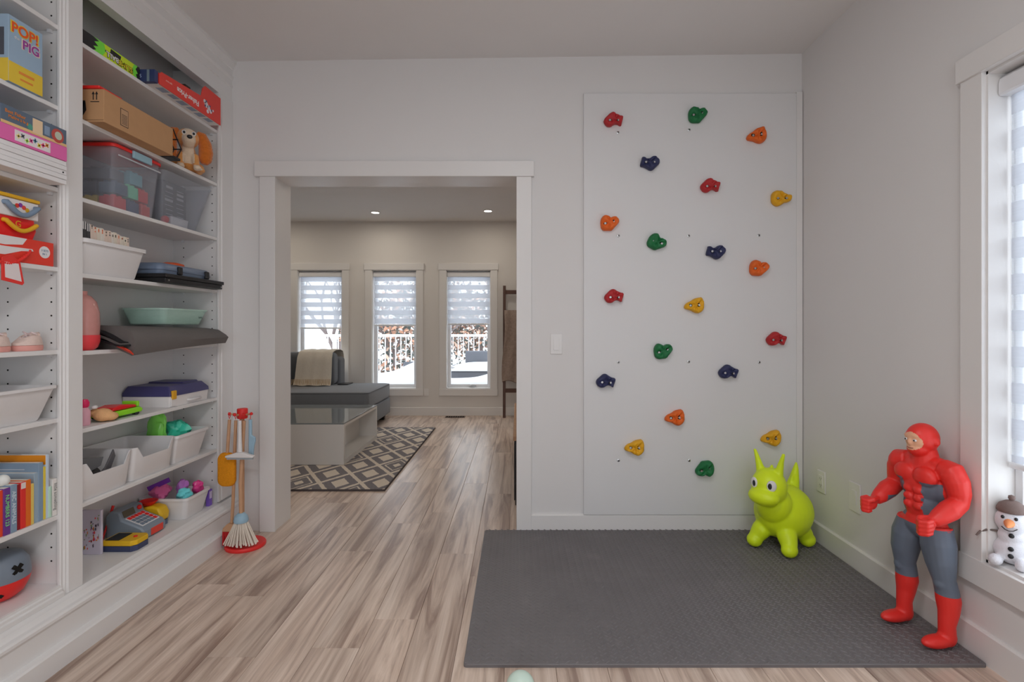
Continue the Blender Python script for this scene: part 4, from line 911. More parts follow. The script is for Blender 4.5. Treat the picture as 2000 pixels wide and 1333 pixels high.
obj('lid', MB().box(-1.888, -1.612, 2.405, 2.882, z0+.0245, z0+.042), BLACK, bs, bevel=.003)
for y in (2.432, 2.862): obj('stud', MB().cyl((-1.618, y, z0+.012), (-1.6155, y, z0+.012), .004, n=12), M_STEEL, bs, smooth=40)
z1 = z0+.0424
tc_ = thing('slate_tool_case', 'slate blue plastic case with two black latches on the flat black case', 'case', (-1.75, 2.6, z1))
mb = MB(); mb.loops([rloop(-1.880, -1.648, 2.425, 2.818, .03, z1), rloop(-1.880, -1.642, 2.420, 2.822, .03, z1+.02), rloop(-1.880, -1.644, 2.422, 2.82, .03, z1+.040), rloop(-1.872, -1.655, 2.432, 2.812, .03, z1+.052)])
obj('shell', mb, col(88, 100, 118, 0.35), tc_, smooth=50)
obj('seam', MB().loops([rloop(-1.881, -1.6405, 2.4185, 2.8235, .031, z1+.018), rloop(-1.881, -1.6405, 2.4185, 2.8235, .031, z1+.021)]), col(60, 70, 86), tc_, smooth=40)
for y in (2.545, 2.765): obj('latch', MB().box(-1.645, -1.632, y-.015, y+.015, z1+.004, z1+.043), BLACK, tc_, bevel=.004)
mb = MB(); mb.lathe([(0,0),(.055,0),(.060,.012),(.056,.026),(.03,.034),(0,.036)], (0,0,0), 28)
fd = obj('orange_disc', mb, col(224, 92, 40), smooth=40, label='orange plastic disc lying behind on the slate case', cat='disc', origin=(0,0,0)); fd.location = (-1.805, 2.735, z1+.0528); fd.rotation_euler = (0, 0, 0)
# --- fifth shelf
z0 = S5+eps
JUG = glassy('pink_jug', (0.86,0.42,0.38), 0.62, 0.15, 0.6)
jg = thing('pink_jug', 'translucent pink plastic jug with a red base half hidden by the pilaster', 'jug', (-1.715, 2.051, z0))
mb = MB(); mb.lathe([(0,.06),(.064,.06),(.0655,.10),(.064,.15),(.055,.19),(.038,.212),(.026,.218),(.026,.232),(.022,.232),(.022,.216),(0,.214)], (-1.715, 2.051, z0), 28); obj('body', mb, JUG, jg, smooth=50)
mb = MB(); mb.lathe([(0,0),(.045,0),(.058,.012),(.065,.035),(.0655,.0598),(0,.0598)], (-1.715, 2.051, z0), 28); obj('base', mb, col(230, 70, 76, 0.35), jg, smooth=50)
gm = thing('grey_folded_mat', 'dark grey rolled play mat with red lining sticking out of the fifth shelf', 'play mat', (-1.72, 2.55, z0))
GREY = pm('grey_mat_fabric', ph(84, 80, 78), 0.7, 0.3, 0.06, 20, 0.2, 200)
def lozenge(v):
    y = 2.17+v*.69; w = 1-.25*v
    fx = -1.585+.005*v; drop = .032*(1-v)**1.5
    return [(-1.885, y, z0), (-1.885, y, z0+.078), (-1.80, y, z0+.100-.012*v), (-1.70, y, z0+.098-.012*v), (-1.63, y, z0+.092-.016*v), (fx-.01, y, z0+.072-.022*v-drop*.1), (fx+.004, y, z0+.036-drop*.6), (fx-.012, y, z0+.004-drop), (-1.652, y, z0+.0006-drop*.1), (-1.662, y, z0)]
mb = MB(); mb.loops([lozenge(i/10) for i in range(11)]+[[(x*.5-1.70*.5 if x > -1.70 else x, y+.025, z*.6+(z0+.04)*.4) for x, y, z in lozenge(1.0)]], cap0=True)
obj('outer_fold', mb, GREY, gm, smooth=50)
for (a_, b_, m_, dy) in ((0.075, .0, BLACK, -.030), (0.055, .006, GREY, -.040), (0.035, .010, BLACK, -.048)):
    mb = MB(); mb.slab(lambda u, v: (-1.875+u*(.265+b_), 2.172+dy*v*(.3+u), z0+.004+a_*(.25+.75*math.sin(PI*min(1, u*1.05)))*(.95-.05*v)), 14, 3, (0, 0, .007)); obj('inner_fold', mb, m_, gm, smooth=50)
mb = MB(); mb.slab(lambda u, v: (-1.655+.068*u, 2.165-.02*v, z0+.010-.035*u+.016*v), 4, 2, (0, .004, .004)); obj('red_lining', mb, col(206, 58, 36), gm)
z1 = z0+.1022
MINT = glassy('mint_plastic', (0.72,0.93,0.84), 0.5, 0.25, 0.5); MINTP = col(206, 220, 210, 0.5)
ty = thing('mint_tray', 'shallow mint green plastic tray resting on the grey mat', 'tray', (-1.77, 2.66, z1))
mb = MB(); tub(mb, (-1.868, -1.690, 2.505, 2.805), (-1.885, -1.672, 2.485, 2.838), z1, z1+.080, .003, .03, .006, .008); obj('body', mb, MINT, ty, smooth=50)
obj('paper_lining', MB().box(-1.86, -1.70, 2.515, 2.80, z1+.0065, z1+.05), MINTP, ty)
text('TAPIS', (-1.6755, 2.77, z1+.038), U, VZ, 0.014, col(70, 90, 84), ty)
# --- sixth shelf
z0 = S6+eps
mb = MB(); bt = thing('pink_bottle', 'small pink bubble bottle with magenta cap by the pilaster', 'bottle', (-1.715, 2.075, z0))
obj('body', MB().lathe([(0,0),(.018,0),(.02,.006),(.02,.055),(.012,.07),(0,.07)], (-1.715, 2.075, z0), 20), col(226, 170, 184), bt, smooth=40)
obj('cap', MB().lathe([(0,.0702),(.012,.0702),(.016,.075),(.017,.09),(.011,.102),(0,.104)], (-1.715, 2.075, z0), 20), col(190, 34, 84, 0.3), bt, smooth=40)
mb = MB(); mb.ell((-1.70, 2.150, z0+.029), (.036, .034, .027)); mb.ell((-1.68, 2.165, z0+.021), (.026, .03, .018)); mb.ell((-1.725, 2.14, z0+.038), (.02, .02, .018))
dd = thing('peach_cloth_doll', 'small soft peach doll lying beside the pink bottle', 'doll', (-1.70, 2.15, z0)); blob('body', mb, pm('peach_cloth', ph(228, 178, 128), 0.9, .1, .15, 60, .6, 200), dd, .004, 4); obj('bow', MB().ell((-1.712, 2.122, z0+.064), (.010, .014, .008), 10, 8), WHITE, dd, smooth=180)
tv = thing('toy_car', 'lime green toy car with red top on the sixth shelf', 'toy car', (-1.72, 2.28, z0))
mb = MB(); mb.prism([(2.175, z0+.010), (2.352, z0+.010), (2.362, z0+.022), (2.345, z0+.034), (2.18, z0+.032), (2.168, z0+.022)], 'x', -1.775, -1.685); obj('chassis', mb, col(140, 214, 44, 0.35), tv, bevel=.004)
mb = MB(); mb.prism([(2.19, z0+.0345), (2.335, z0+.0345), (2.325, z0+.047), (2.24, z0+.056), (2.20, z0+.048)], 'x', -1.768, -1.692); obj('body_shell', mb, col(196, 30, 34, 0.25), tv, bevel=.005)
for y in (2.20, 2.325):
    for x in (-1.772, -1.694): obj('wheel', MB().cyl((x-.008, y, z0+.014), (x+.008, y, z0+.014), .0138, n=16), BLACK, tv, smooth=40)
obj('tail_fin', MB().box(-1.765, -1.695, 2.338, 2.352, z0+.0345, z0+.058), col(140, 214, 44, 0.35), tv, bevel=.003)
ac = thing('art_case', 'white carry case with navy lid and yellow clasp on the sixth shelf', 'case', (-1.79, 2.67, z0))
obj('base', MB().loops([rloop(-1.905, -1.676, 2.527, 2.835, .008, z0), rloop(-1.905, -1.672, 2.523, 2.839, .008, z0+.052)]), OFFW, ac, smooth=40)
obj('lid', MB().loops([rloop(-1.906, -1.669, 2.521, 2.842, .008, z0+.0525), rloop(-1.906, -1.671, 2.523, 2.840, .008, z0+.070), rloop(-1.896, -1.695, 2.545, 2.82, .008, z0+.100)]), col(52, 50, 88, 0.4), ac, smooth=40)
obj('raised_top', MB().loops([rloop(-1.893, -1.712, 2.68, 2.815, .008, z0+.1), rloop(-1.89, -1.716, 2.685, 2.81, .008, z0+.108)]), col(46, 44, 80, 0.4), ac, smooth=40)
obj('clasp', MB().box(-1.673, -1.662, 2.530, 2.560, z0+.038, z0+.080), col(232, 172, 40), ac, bevel=.003)
obj('clasp_plate', MB().box(-1.677, -1.668, 2.527, 2.563, z0+.004, z0+.046), WHITE, ac, bevel=.002)
obj('handle', MB().tube([(-1.676, 2.66, z0+.02), (-1.664, 2.665, z0+.02), (-1.664, 2.755, z0+.02), (-1.676, 2.76, z0+.02)], .006, 8), WHITE, ac, smooth=60)
# --- seventh shelf: bins
z0 = S7+eps
def scoop_bin(label, y0, y1):
    t = thing('white_scoop_bin', label, 'storage bin', (-1.77, (y0+y1)/2, z0), group='white scooped bins on the seventh shelf')
    def zt(x, y):
        f = min(1, max(0, (x+1.70)/.03)); e = min((y-y0), (y1-y)); s = min(1, max(0, (e-.022)/.03)); s = s*s*(3-2*s)
        return z0+.148-.050*f*s
    mb = MB(); tub(mb, (-1.890, -1.672, y0+.008, y1-.008), (-1.895, -1.655, y0+.002, y1-.002), z0, zt, .003, .018, .001, .004, 14); obj('body', mb, WHITE, t, smooth=50)
    obj('hand_slot', MB().box(-1.8925, -1.8915, (y0+y1)/2-.04, (y0+y1)/2+.04, z0+.11, z0+.125), M_HOLE, t)
    return t
scoop_bin('white bin with scooped front holding a black toy, next to the pilaster', 1.992, 2.258)
scoop_bin('empty white bin with scooped front in the middle of the seventh shelf', 2.264, 2.538)
wg = thing('winged_toy', 'black and grey winged toy lying in the first scooped bin', 'toy', (-1.77, 2.13, z0))
mb = MB(); mb.ell((-1.755, 2.135, z0+.060), (.045, .055, .048)); mb.tube([(-1.76, 2.10, z0+.085), (-1.75, 2.09, z0+.125)], [.03, .018], 10); blob('body', mb, col(46, 44, 44, .6), wg, .005, 3)
obj('wing', MB().prism([(2.035, z0+.180), (2.06, z0+.158), (2.10, z0+.148), (2.165, z0+.138), (2.15, z0+.105), (2.05, z0+.085)], 'x', -1.716, -1.708), col(84, 84, 86, .5), wg, bevel=.002)
obj('wing', MB().prism([(2.12, z0+.07), (2.16, z0+.095), (2.205, z0+.160), (2.215, z0+.130), (2.19, z0+.085), (2.15, z0+.06)], 'x', -1.704, -1.697), col(74, 72, 74, .5), wg, bevel=.002)
fb = thing('white_bin', 'white rimmed bin with crumpled green and teal bags on the seventh shelf', 'storage bin', (-1.77, 2.69, z0))
mb = MB(); tub(mb, (-1.885, -1.682, 2.565, 2.775), (-1.895, -1.657, 2.552, 2.805), z0, z0+.142, .003, .012, .007, .014); obj('body', mb, WHITE, fb, smooth=40)
def crumple(name, label, c_, r_, mats, sd, amp=.35, cat='bag', group=None):
    rnd = random.Random(sd); ph_ = [rnd.uniform(0, 6) for _ in range(6)]; mb = MB(); nu, nv = 22, 14; ls = []
    for j in range(nv+1):
        t_ = PI*j/nv; l = []
        for i in range(nu):
            a_ = 2*PI*i/nu; k_ = 1+amp*(.4*math.sin(3*a_+ph_[0]+2*t_)+.4*math.sin(5*t_+ph_[1]-2*a_)+.5*rnd.uniform(-1, 1)*.6)*math.sin(t_)
            q = max(math.sin(t_), .001); l.append((c_[0]+r_[0]*k_*q*math.cos(a_), c_[1]+r_[1]*k_*q*math.sin(a_), c_[2]-r_[2]*k_*math.cos(t_)))
        ls.append(l)
    mb.loops(ls); return obj(name, mb, mats, smooth=25, label=label, cat=cat, group=group)
crumple('green_bag', 'crumpled bright green plastic bag in the white rimmed bin', (-1.79, 2.605, z0+.150), (.046, .026, .100), col(120, 196, 84, .2), 3, .3)
crumple('teal_bag', 'crumpled teal plastic bag in the white rimmed bin', (-1.76, 2.712, z0+.125), (.058, .050, .066), col(50, 160, 136, .25), 5, .4)
# --- bottom board
z0 = S8+eps
ab = card('activity_book', 'white activity book with colourful scribbles standing against the pilaster', 'book', -1.862, -1.780, 2.24, 2.252, z0, z0+.190, col(196, 190, 206))
mb = [MB() for _ in range(5)]
for q in range(46):
    x = random.uniform(-1.857, -1.790); z = z0+random.uniform(.03, .175)*(.55+.45*(x+1.862)/.08); m_ = mb[q % 5]; w_ = random.uniform(.002, .006); h = random.uniform(.006, .018)
    m_.prism([(x, z), (x+w_, z+.003), (x+w_*.8, z+h), (x-w_*.3, z+h*.7)], 'y', 2.2394, 2.24)
for m_, c_ in zip(mb, ((70,66,80), (226,140,60), (150,80,130), (196,60,60), (110,130,90))): obj('scribble', m_, col(*c_), ab)
rgx = thing('toy_cash_register', 'grey toy cash register with number keypad on the bottom board', 'toy cash register', (-1.76, 2.45, z0))
RP = [(-1.872, 0), (-1.706, 0), (-1.698, .010), (-1.698, .040), (-1.712, .058), (-1.800, .092), (-1.812, .128), (-1.852, .134), (-1.872, .110)]
mb = MB(); mb.prism([(x, z0+z) for x, z in RP], 'y', 2.382, 2.532); obj('body', mb, col(104, 114, 124, .4), rgx, bevel=.007)
sl = (.092-.058)/(.088); P = lambda x: z0+.058+sl*(-1.712-x)
def kbox(x0, x1, y0, y1, h0, h1): return MB().loops([[(x, y, P(x)+h) for x, y in ((x0, y0), (x1, y0), (x1, y1), (x0, y1))] for h in (h0, h1)])
kp = obj('keypad', kbox(-1.797, -1.717, 2.402, 2.514, -.002, .003), WHITE, rgx)
for i in range(4):
    for j in range(5):
        x = -1.793+i*.0195; y = 2.407+j*.0212
        obj('key', kbox(x, x+.0145, y, y+.016, .002, .0055), REDP if (i == 0 or j == 4) else SLATE, kp)
obj('display', MB().prism([(-1.801, z0+.098), (-1.7985, z0+.098), (-1.8095, z0+.126), (-1.812, z0+.126)], 'y', 2.40, 2.47), col(70, 66, 54), rgx)
obj('red_button', MB().ell((-1.803, 2.50, z0+.115), (.010, .011, .011), 12, 8), REDP, rgx, smooth=180)
obj('red_drawer', MB().box(-1.702, -1.695, 2.43, 2.51, z0+.008, z0+.040), col(206, 66, 52), rgx, bevel=.002)
sc_ = thing('toy_card_reader', 'flat yellow and navy toy card reader in front of the cash register', 'toy', (-1.70, 2.33, z0))
obj('base', MB().prism([(-1.80, 2.265), (-1.672, 2.265), (-1.655, 2.285), (-1.655, 2.350), (-1.672, 2.366), (-1.80, 2.366)], 'z', z0, z0+.024), col(46, 52, 78), sc_, bevel=.002)
obj('top', MB().prism([(-1.80, 2.265), (-1.672, 2.265), (-1.655, 2.285), (-1.655, 2.350), (-1.672, 2.366), (-1.80, 2.366)], 'z', z0+.0245, z0+.046), YEL, sc_, bevel=.003)
obj('screen', MB().box(-1.79, -1.73, 2.275, 2.355, z0+.0455, z0+.048), BLACK, sc_); obj('button', MB().cyl((-1.69, 2.32, z0+.0455), (-1.69, 2.32, z0+.050), .008, n=14), REDP, sc_, smooth=40)
yt = thing('yellow_toy_scale', 'yellow toy scale with red dish beside the white bin', 'toy', (-1.79, 2.57, z0))
obj('base', MB().loops([rloop(-1.86, -1.735, 2.546, 2.615, .02, z0), rloop(-1.86, -1.735, 2.546, 2.615, .02, z0+.022)]), col(62, 74, 96), yt, smooth=40)
mb = MB(); mb.prism([(-1.86, z0+.0225), (-1.735, z0+.0225), (-1.730, z0+.060), (-1.745, z0+.092), (-1.78, z0+.100), (-1.86, z0+.085)], 'y', 2.547, 2.612); obj('body', mb, YEL, yt, bevel=.01)
obj('dish', MB().lathe([(0,0),(.025,0),(.042,.018),(.038,.02),(.02,.006),(0,.006)], (-1.82, 2.585, z0+.098), 20), REDP, yt, smooth=40)
obj('scanner_wand', MB().tube([(-1.872, 2.36, z0+.004), (-1.868, 2.40, z0+.10), (-1.862, 2.415, z0+.150)], [.004, .004, .006], 8), REDP, smooth=60, label='thin red stick leaning against the bookcase back', cat='stick')
pbn = thing('white_bin', 'white bin full of purple and pink toy packets on the bottom board', 'storage bin', (-1.78, 2.73, z0))
mb = MB(); tub(mb, (-1.890, -1.672, 2.638, 2.800), (-1.900, -1.658, 2.626, 2.832), z0, z0+.112, .003, .022, .006, .012); obj('body', mb, WHITE, pbn, smooth=40)
crumple('pink_packet', 'crinkled pink toy packet in the bottom bin', (-1.832, 2.688, z0+.128), (.042, .042, .044), col(190, 90, 136, .25), 7, .35)
crumple('violet_packet', 'clear violet toy packet in the middle of the bottom bin', (-1.760, 2.752, z0+.125), (.024, .030, .050), col(150, 96, 160, .25), 8, .35)
crumple('teal_packet', 'turquoise toy packet at the front of the bottom bin', (-1.712, 2.690, z0+.115), (.034, .032, .032), col(96, 186, 190, .25), 9, .3)
crumple('magenta_packet', 'magenta toy packet at the far end of the bottom bin', (-1.703, 2.790, z0+.122), (.026, .028, .034), col(176, 50, 110, .25), 12, .35)
o = card('purple_card', 'purple card header tilted over the pink packet', 'card', -.055, .055, -.004, .004, -.012, .012, col(92, 40, 130), origin=(0,0,0)); o.location = (-1.825, 2.668, z0+.172); o.rotation_euler = (0, math.radians(-24), .15)
o = card('purple_tag', 'purple hair clip tag hanging beside the bottom bin', 'tag', -1.69, -1.672, 2.842, 2.872, z0+.0, z0+.088, col(98, 70, 150))
mb = MB()
for k in (0, 1): mb.box(-1.672, -1.670, 2.848+k*.011, 2.854+k*.011, z0+.04, z0+.078)
obj('clip', mb, col(190, 180, 200), o)

# ================================================================== near bay
L1, L2, L3, L4, L5, L6, L7 = SLf; L8 = .246
z0 = L2+eps
pp = card('upright_game_box', 'tall blue and yellow game box with orange and purple lettering on the second shelf', 'game box', -1.885, -1.651, 1.700, 1.822, z0, z0+.218, col(122, 142, 160), .001)
mb = MB(); faceq(mb, -1.651, 1.7005, 1.8215, z0+.0005, z0+.068); mb.box(-1.8845, -1.6515, 1.6994, 1.7, z0+.0005, z0+.075); obj('yellow_ground', mb, col(220, 188, 60), pp)
text('POP!', (-1.6502, 1.757, z0+.182), U, VZ, .050, col(226, 196, 60), pp, sx=.98, ext=.0002, bold=.05); text('POP!', (-1.6497, 1.757, z0+.182), U, VZ, .046, col(222, 84, 38), pp, sx=1.0, bold=.02)
text('the', (-1.6500, 1.728, z0+.153), U, VZ, .014, WHITE, pp); text('PIG', (-1.6502, 1.778, z0+.142), U, VZ, .046, col(232, 214, 200), pp, ext=.0002, bold=.05); text('PIG', (-1.6497, 1.778, z0+.142), U, VZ, .042, col(122, 48, 116), pp, bold=.02)
mb = MB(); mb.box(-1.80, -1.665, 1.6992, 1.6998, z0+.085, z0+.175); obj('dark_picture', mb, col(60, 62, 70), pp)
mb = MB(); faceq(mb, -1.6504, 1.735, 1.79, z0+.040, z0+.048); faceq(mb, -1.6504, 1.74, 1.785, z0+.020, z0+.026); obj('small_print', mb, col(200, 120, 50), pp)
# boards + two flat boxes
z0 = L3+eps
for k in range(5):
    x1 = -1.600-(.0015, 0, .002, .0005, .0025)[k]
    b = card('white_board', 'flat white board, %s of the stack under the pink box' % ('lowest', 'second from bottom', 'middle one', 'second from top', 'topmost')[k], 'board', -1.885, x1, 1.30, 1.862, z0+k*.0166, z0+k*.0166+.0160, WHITE, .0015, group='flat white boards under the pink box')
    if k == 2: obj('screw_hole', MB().cyl((x1-.0005, 1.848, z0+k*.0166+.008), (x1+.0005, 1.848, z0+k*.0166+.008), .003, n=10), M_HOLE, b)
z1 = z0+.0832
pk = card('pink_puzzle_box', 'flat pink box with colourful shapes on a white strip', 'puzzle box', -1.885, -1.600, 1.30, 1.862, z1, z1+.050, col(206, 96, 156), .001)
mb = MB(); faceq(mb, -1.6, 1.668, 1.795, z1+.008, z1+.043); obj('white_strip', mb, col(210, 204, 204), pk)
PCOL = ((220,200,120), (90,90,100), (160,200,90), (196,70,130), (70,110,130), (210,190,70), (200,60,100), (226,150,60))
for k in range(8):
    mb = MB(); y = 1.680+k*.0145; zz = z1+.025+.006*math.sin(k*2.1); mb.mi = 0
    for a_ in (.7, -.9) if k % 2 else (0., 1.5): mb.prism([(y+.0075*math.cos(a_)-.0025*math.sin(a_), zz+.0075*math.sin(a_)+.0025*math.cos(a_)), (y-.0075*math.cos(a_)-.0025*math.sin(a_), zz-.0075*math.sin(a_)+.0025*math.cos(a_)), (y-.0075*math.cos(a_)+.0025*math.sin(a_), zz-.0075*math.sin(a_)-.0025*math.cos(a_)), (y+.0075*math.cos(a_)+.0025*math.sin(a_), zz+.0075*math.sin(a_)-.0025*math.cos(a_))], 'x', -1.5995, -1.5988)
    obj('shape_print', mb, col(*PCOL[k]), pk)
z2 = z1+.0504
fg = card('fishing_game_box', 'flat dark teal game box with orange lettering and a round red picture', 'game box', -1.885, -1.602, 1.624, 1.862, z2, z2+.060, col(72, 84, 98), .001)
mb = MB(); faceq(mb, -1.602, 1.6245, 1.8615, z2+.0005, z2+.010); obj('tan_strip', mb, col(190, 156, 110), fg)
text('Best Fisher', (-1.6012, 1.672, z2+.042), U, VZ, .0155, col(226, 130, 40), fg); text('Maître à la g', (-1.6012, 1.682, z2+.028), U, VZ, .0135, col(226, 130, 40), fg)
mb = MB(); faceq(mb, -1.6019, 1.732, 1.768, z2+.006, z2+.054); obj('parchment', mb, col(196, 172, 140), fg)
mb = MB(); mb.cyl((-1.602, 1.826, z2+.028), (-1.6012, 1.826, z2+.028), .024, n=24); obj('round_picture', mb, col(150, 62, 54), fg)
mb = MB(); mb.cyl((-1.602, 1.828, z2+.029), (-1.6006, 1.828, z2+.029), .014, n=20); obj('round_picture', mb, col(150, 156, 140), fg)
mb = MB(); mb.cyl((-1.602, 1.722, z2+.020), (-1.6012, 1.722, z2+.020), .010, n=16); obj('round_picture', mb, col(60, 120, 104), fg)
mb = MB(); faceq(mb, -1.6019, 1.775, 1.795, z2+.016, z2+.046); obj('blue_picture', mb, col(104, 120, 140), fg)
# fourth shelf: cases
z0 = L4+eps
rb = card('red_boxed_set', 'red box with white swoosh and a round sticker on the fourth shelf', 'toy box', -1.885, -1.662, 1.45, 1.878, z0, z0+.083, col(214, 60, 46), .001)
mb = MB(); polyface(mb, -1.662, [(1.46, z0+.082), (1.776, z0+.082), (1.760, z0+.060), (1.70, z0+.052), (1.46, z0+.058)]); polyface(mb, -1.662, [(1.46, z0+.050), (1.70, z0+.047), (1.795, z0+.050), (1.80, z0+.043), (1.755, z0+.038), (1.70, z0+.020), (1.46, z0+.010)]); obj('white_swoosh', mb, col(212, 208, 208), rb)
mb = MB(); mb.cyl((-1.662, 1.842, z0+.046), (-1.6612, 1.842, z0+.046), .021, n=24); st_ = obj('round_sticker', mb, col(206, 204, 206), rb)
text('3 SETS', (-1.6610, 1.842, z0+.051), U, VZ, .010, col(90, 110, 130), rb); text('IN 1', (-1.6610, 1.842, z0+.039), U, VZ, .010, col(90, 110, 130), rb)
z1 = z0+.0834
rc = thing('red_carry_case', 'red toy carry case with yellow handle under the white one', 'toy case', (-1.77, 1.65, z1))
obj('shell', MB().loops([rloop(-1.88, -1.674, 1.47, 1.815, .01, z1), rloop(-1.88, -1.668, 1.465, 1.822, .01, z1+.03), rloop(-1.88, -1.672, 1.47, 1.818, .01, z1+.066)]), col(196, 34, 34, .35), rc, smooth=40)
arc = lambda y0, y1, z, sag, n=12: [(-1.658, y0+(y1-y0)*i/n, z-sag*math.sin(PI*i/n)) for i in range(n+1)]
obj('handle', MB().tube([(-1.668, 1.70, z1+.050)]+arc(1.70, 1.806, z1+.048, .026)+[(-1.668, 1.806, z1+.040)], .0075, 8), col(236, 180, 40), rc, smooth=60)
text('G', (-1.6685, 1.752, z1+.044), U, VZ, .030, col(236, 180, 40), rc)
z2 = z1+.0664
wc = thing('white_carry_case', 'white toy carry case with yellow lid edge and grey-blue handle', 'toy case', (-1.77, 1.65, z2))
obj('shell', MB().box(-1.88, -1.668, 1.46, 1.826, z2, z2+.060), col(206, 202, 200), wc, bevel=.003)
obj('lid', MB().box(-1.882, -1.664, 1.457, 1.829, z2+.0605, z2+.073), col(232, 178, 40), wc, bevel=.003)
obj('handle', MB().tube([(-1.669, 1.702, z2+.042)]+arc(1.702, 1.812, z2+.042, .034)+[(-1.669, 1.812, z2+.042)], .0085, 8), col(96, 112, 130), wc, smooth=60)
for k, c_ in enumerate(((40,130,100), (206,60,50), (110,50,130), (210,70,60), (236,180,50))):
    mb = MB(); mb.cyl((-1.668, 1.735+k*.012, z2+.044-.006*abs(k-1.8)), (-1.6672, 1.735+k*.012, z2+.044-.006*abs(k-1.8)), .0075, n=14); obj('dot_print', mb, col(*c_), wc)
# luggage tag
lt = thing('red_luggage_tag', 'red braided cord with a red framed white tag hanging over the fourth shelf', 'tag', (-1.64, 1.72, z0-.06))
cp = lambda i: (-1.652, 1.6+.18*i/14, z0+.045-.055*math.sin(PI*i/14)**.8+(.018 if i < 3 else 0)*(1-i/3))
mb = MB(); pts = [cp(i) for i in range(15)]
for ph0 in (0, PI): mb.tube([(p[0]+.003*math.cos(k*1.4+ph0)+.0005, p[1], p[2]+.003*math.sin(k*1.4+ph0)) for k, p in enumerate([(a_[0], a_[1]+(b_[1]-a_[1])*f, a_[2]+(b_[2]-a_[2])*f) for a_, b_ in zip(pts, pts[1:]) for f in (0, .25, .5, .75)])], .0036, 6)
obj('cord', mb, col(190, 40, 34, .7), lt, smooth=60)
tg = [(1.672, z0-.016), (1.712, z0-.020), (1.732, z0-.078), (1.728, z0-.084), (1.672, z0-.078)]
tg = [(1.676, z0+.008), (1.708, z0+.020), (1.738, z0-.002), (1.752, z0-.070), (1.746, z0-.077), (1.676, z0-.066)]
obj('tag_frame', MB().prism(tg, 'x', -1.652, -1.648), col(210, 52, 46), lt, bevel=.001)
obj('tag_card', MB().prism([(1.684, z0-.006), (1.731, z0-.008), (1.742, z0-.066), (1.686, z0-.056)], 'x', -1.648, -1.6473), col(206, 196, 196), lt)
# fifth shelf: sneakers
z0 = L5+eps
M_SHOE = pm('pale_canvas', ph(176, 158, 150), .8, .2, .12, 60, .4, 200); M_SOLE = pm('pink_sole', ph(180, 128, 120), .7, .3, .08, 40)
def shoe(label, y0, x0):
    t = thing('sneaker', label, 'shoe', (x0, y0, z0), group='pale pink sneakers on the fifth shelf')
    prof = [(0, .024), (.15, .030), (.35, .031), (.6, .033), (.85, .034), (1, .026)]
    L_ = .105
    out = lambda s, k: [(x0+k*math.sin(2*PI*i/24)*(.031+.004*math.cos(2*PI*i/24)), y0-math.cos(2*PI*i/24)*L_/2*k, 0) for i in range(24)]
    mb = MB(); mb.loops([[(x, y, z0) for x, y, _ in out(0, .95)], [(x, y, z0+.008) for x, y, _ in out(0, 1.0)], [(x, y, z0+.018) for x, y, _ in out(0, .985)], [(x, y, z0+.019) for x, y, _ in out(0, .9)]]); obj('sole', mb, M_SOLE, t, smooth=50)
    def up(k, z): return [(x0+(x-x0)*k, y0+(y-y0)*k+(1-k)*.01, z0+z+(.020*max(0, (y0-y)/(L_/2))*-1*k if z > .03 else 0)) for x, y, _ in out(0, .97)]
    mb = MB(); mb.loops([up(1, .0192), up(.98, .028), up(.86, .046), up(.62, .056), up(.5, .056), up(.42, .044)]); obj('upper', mb, M_SHOE, t, smooth=60)
    mb = MB()
    for k in range(4): y = y0-.026+k*.010; mb.tube([(x0-.016, y, z0+.034+.004*k), (x0, y-.002, z0+.043+.004*k), (x0+.018, y+.002, z0+.033+.004*k)], .0026, 6)
    mb.tube([(x0+.005, y0-.004, z0+.058), (x0+.022, y0-.010, z0+.064), (x0+.026, y0+.004, z0+.058), (x0+.012, y0+.002, z0+.060)], .0026, 6); mb.tube([(x0+.005, y0-.004, z0+.058), (x0+.004, y0-.022, z0+.066), (x0+.018, y0-.026, z0+.056)], .0026, 6)
    obj('laces', mb, col(180, 164, 164, .8), t, smooth=60)
    mb = MB(); mb.tube([(x0-.017, y0+.022, z0+.055), (x0, y0+.040, z0+.060), (x0+.017, y0+.022, z0+.055)], .005, 8); obj('collar', mb, M_SHOE, t, smooth=60)
shoe('pale pink sneaker nearer the pilaster on the fifth shelf', 1.820, -1.700)
shoe('pale pink sneaker partly out of view on the fifth shelf', 1.705, -1.705)
# sixth: bin
z0 = L6+eps
wb2 = thing('white_bin', 'plain white tapered bin on the near bay shelf below the sneakers', 'storage bin', (-1.77, 1.60, z0))
mb = MB(); tub(mb, (-1.880, -1.678, 1.36, 1.842), (-1.893, -1.655, 1.33, 1.878), z0, z0+.121, .003, .012, .008, .010); obj('body', mb, WHITE, wb2, smooth=40)
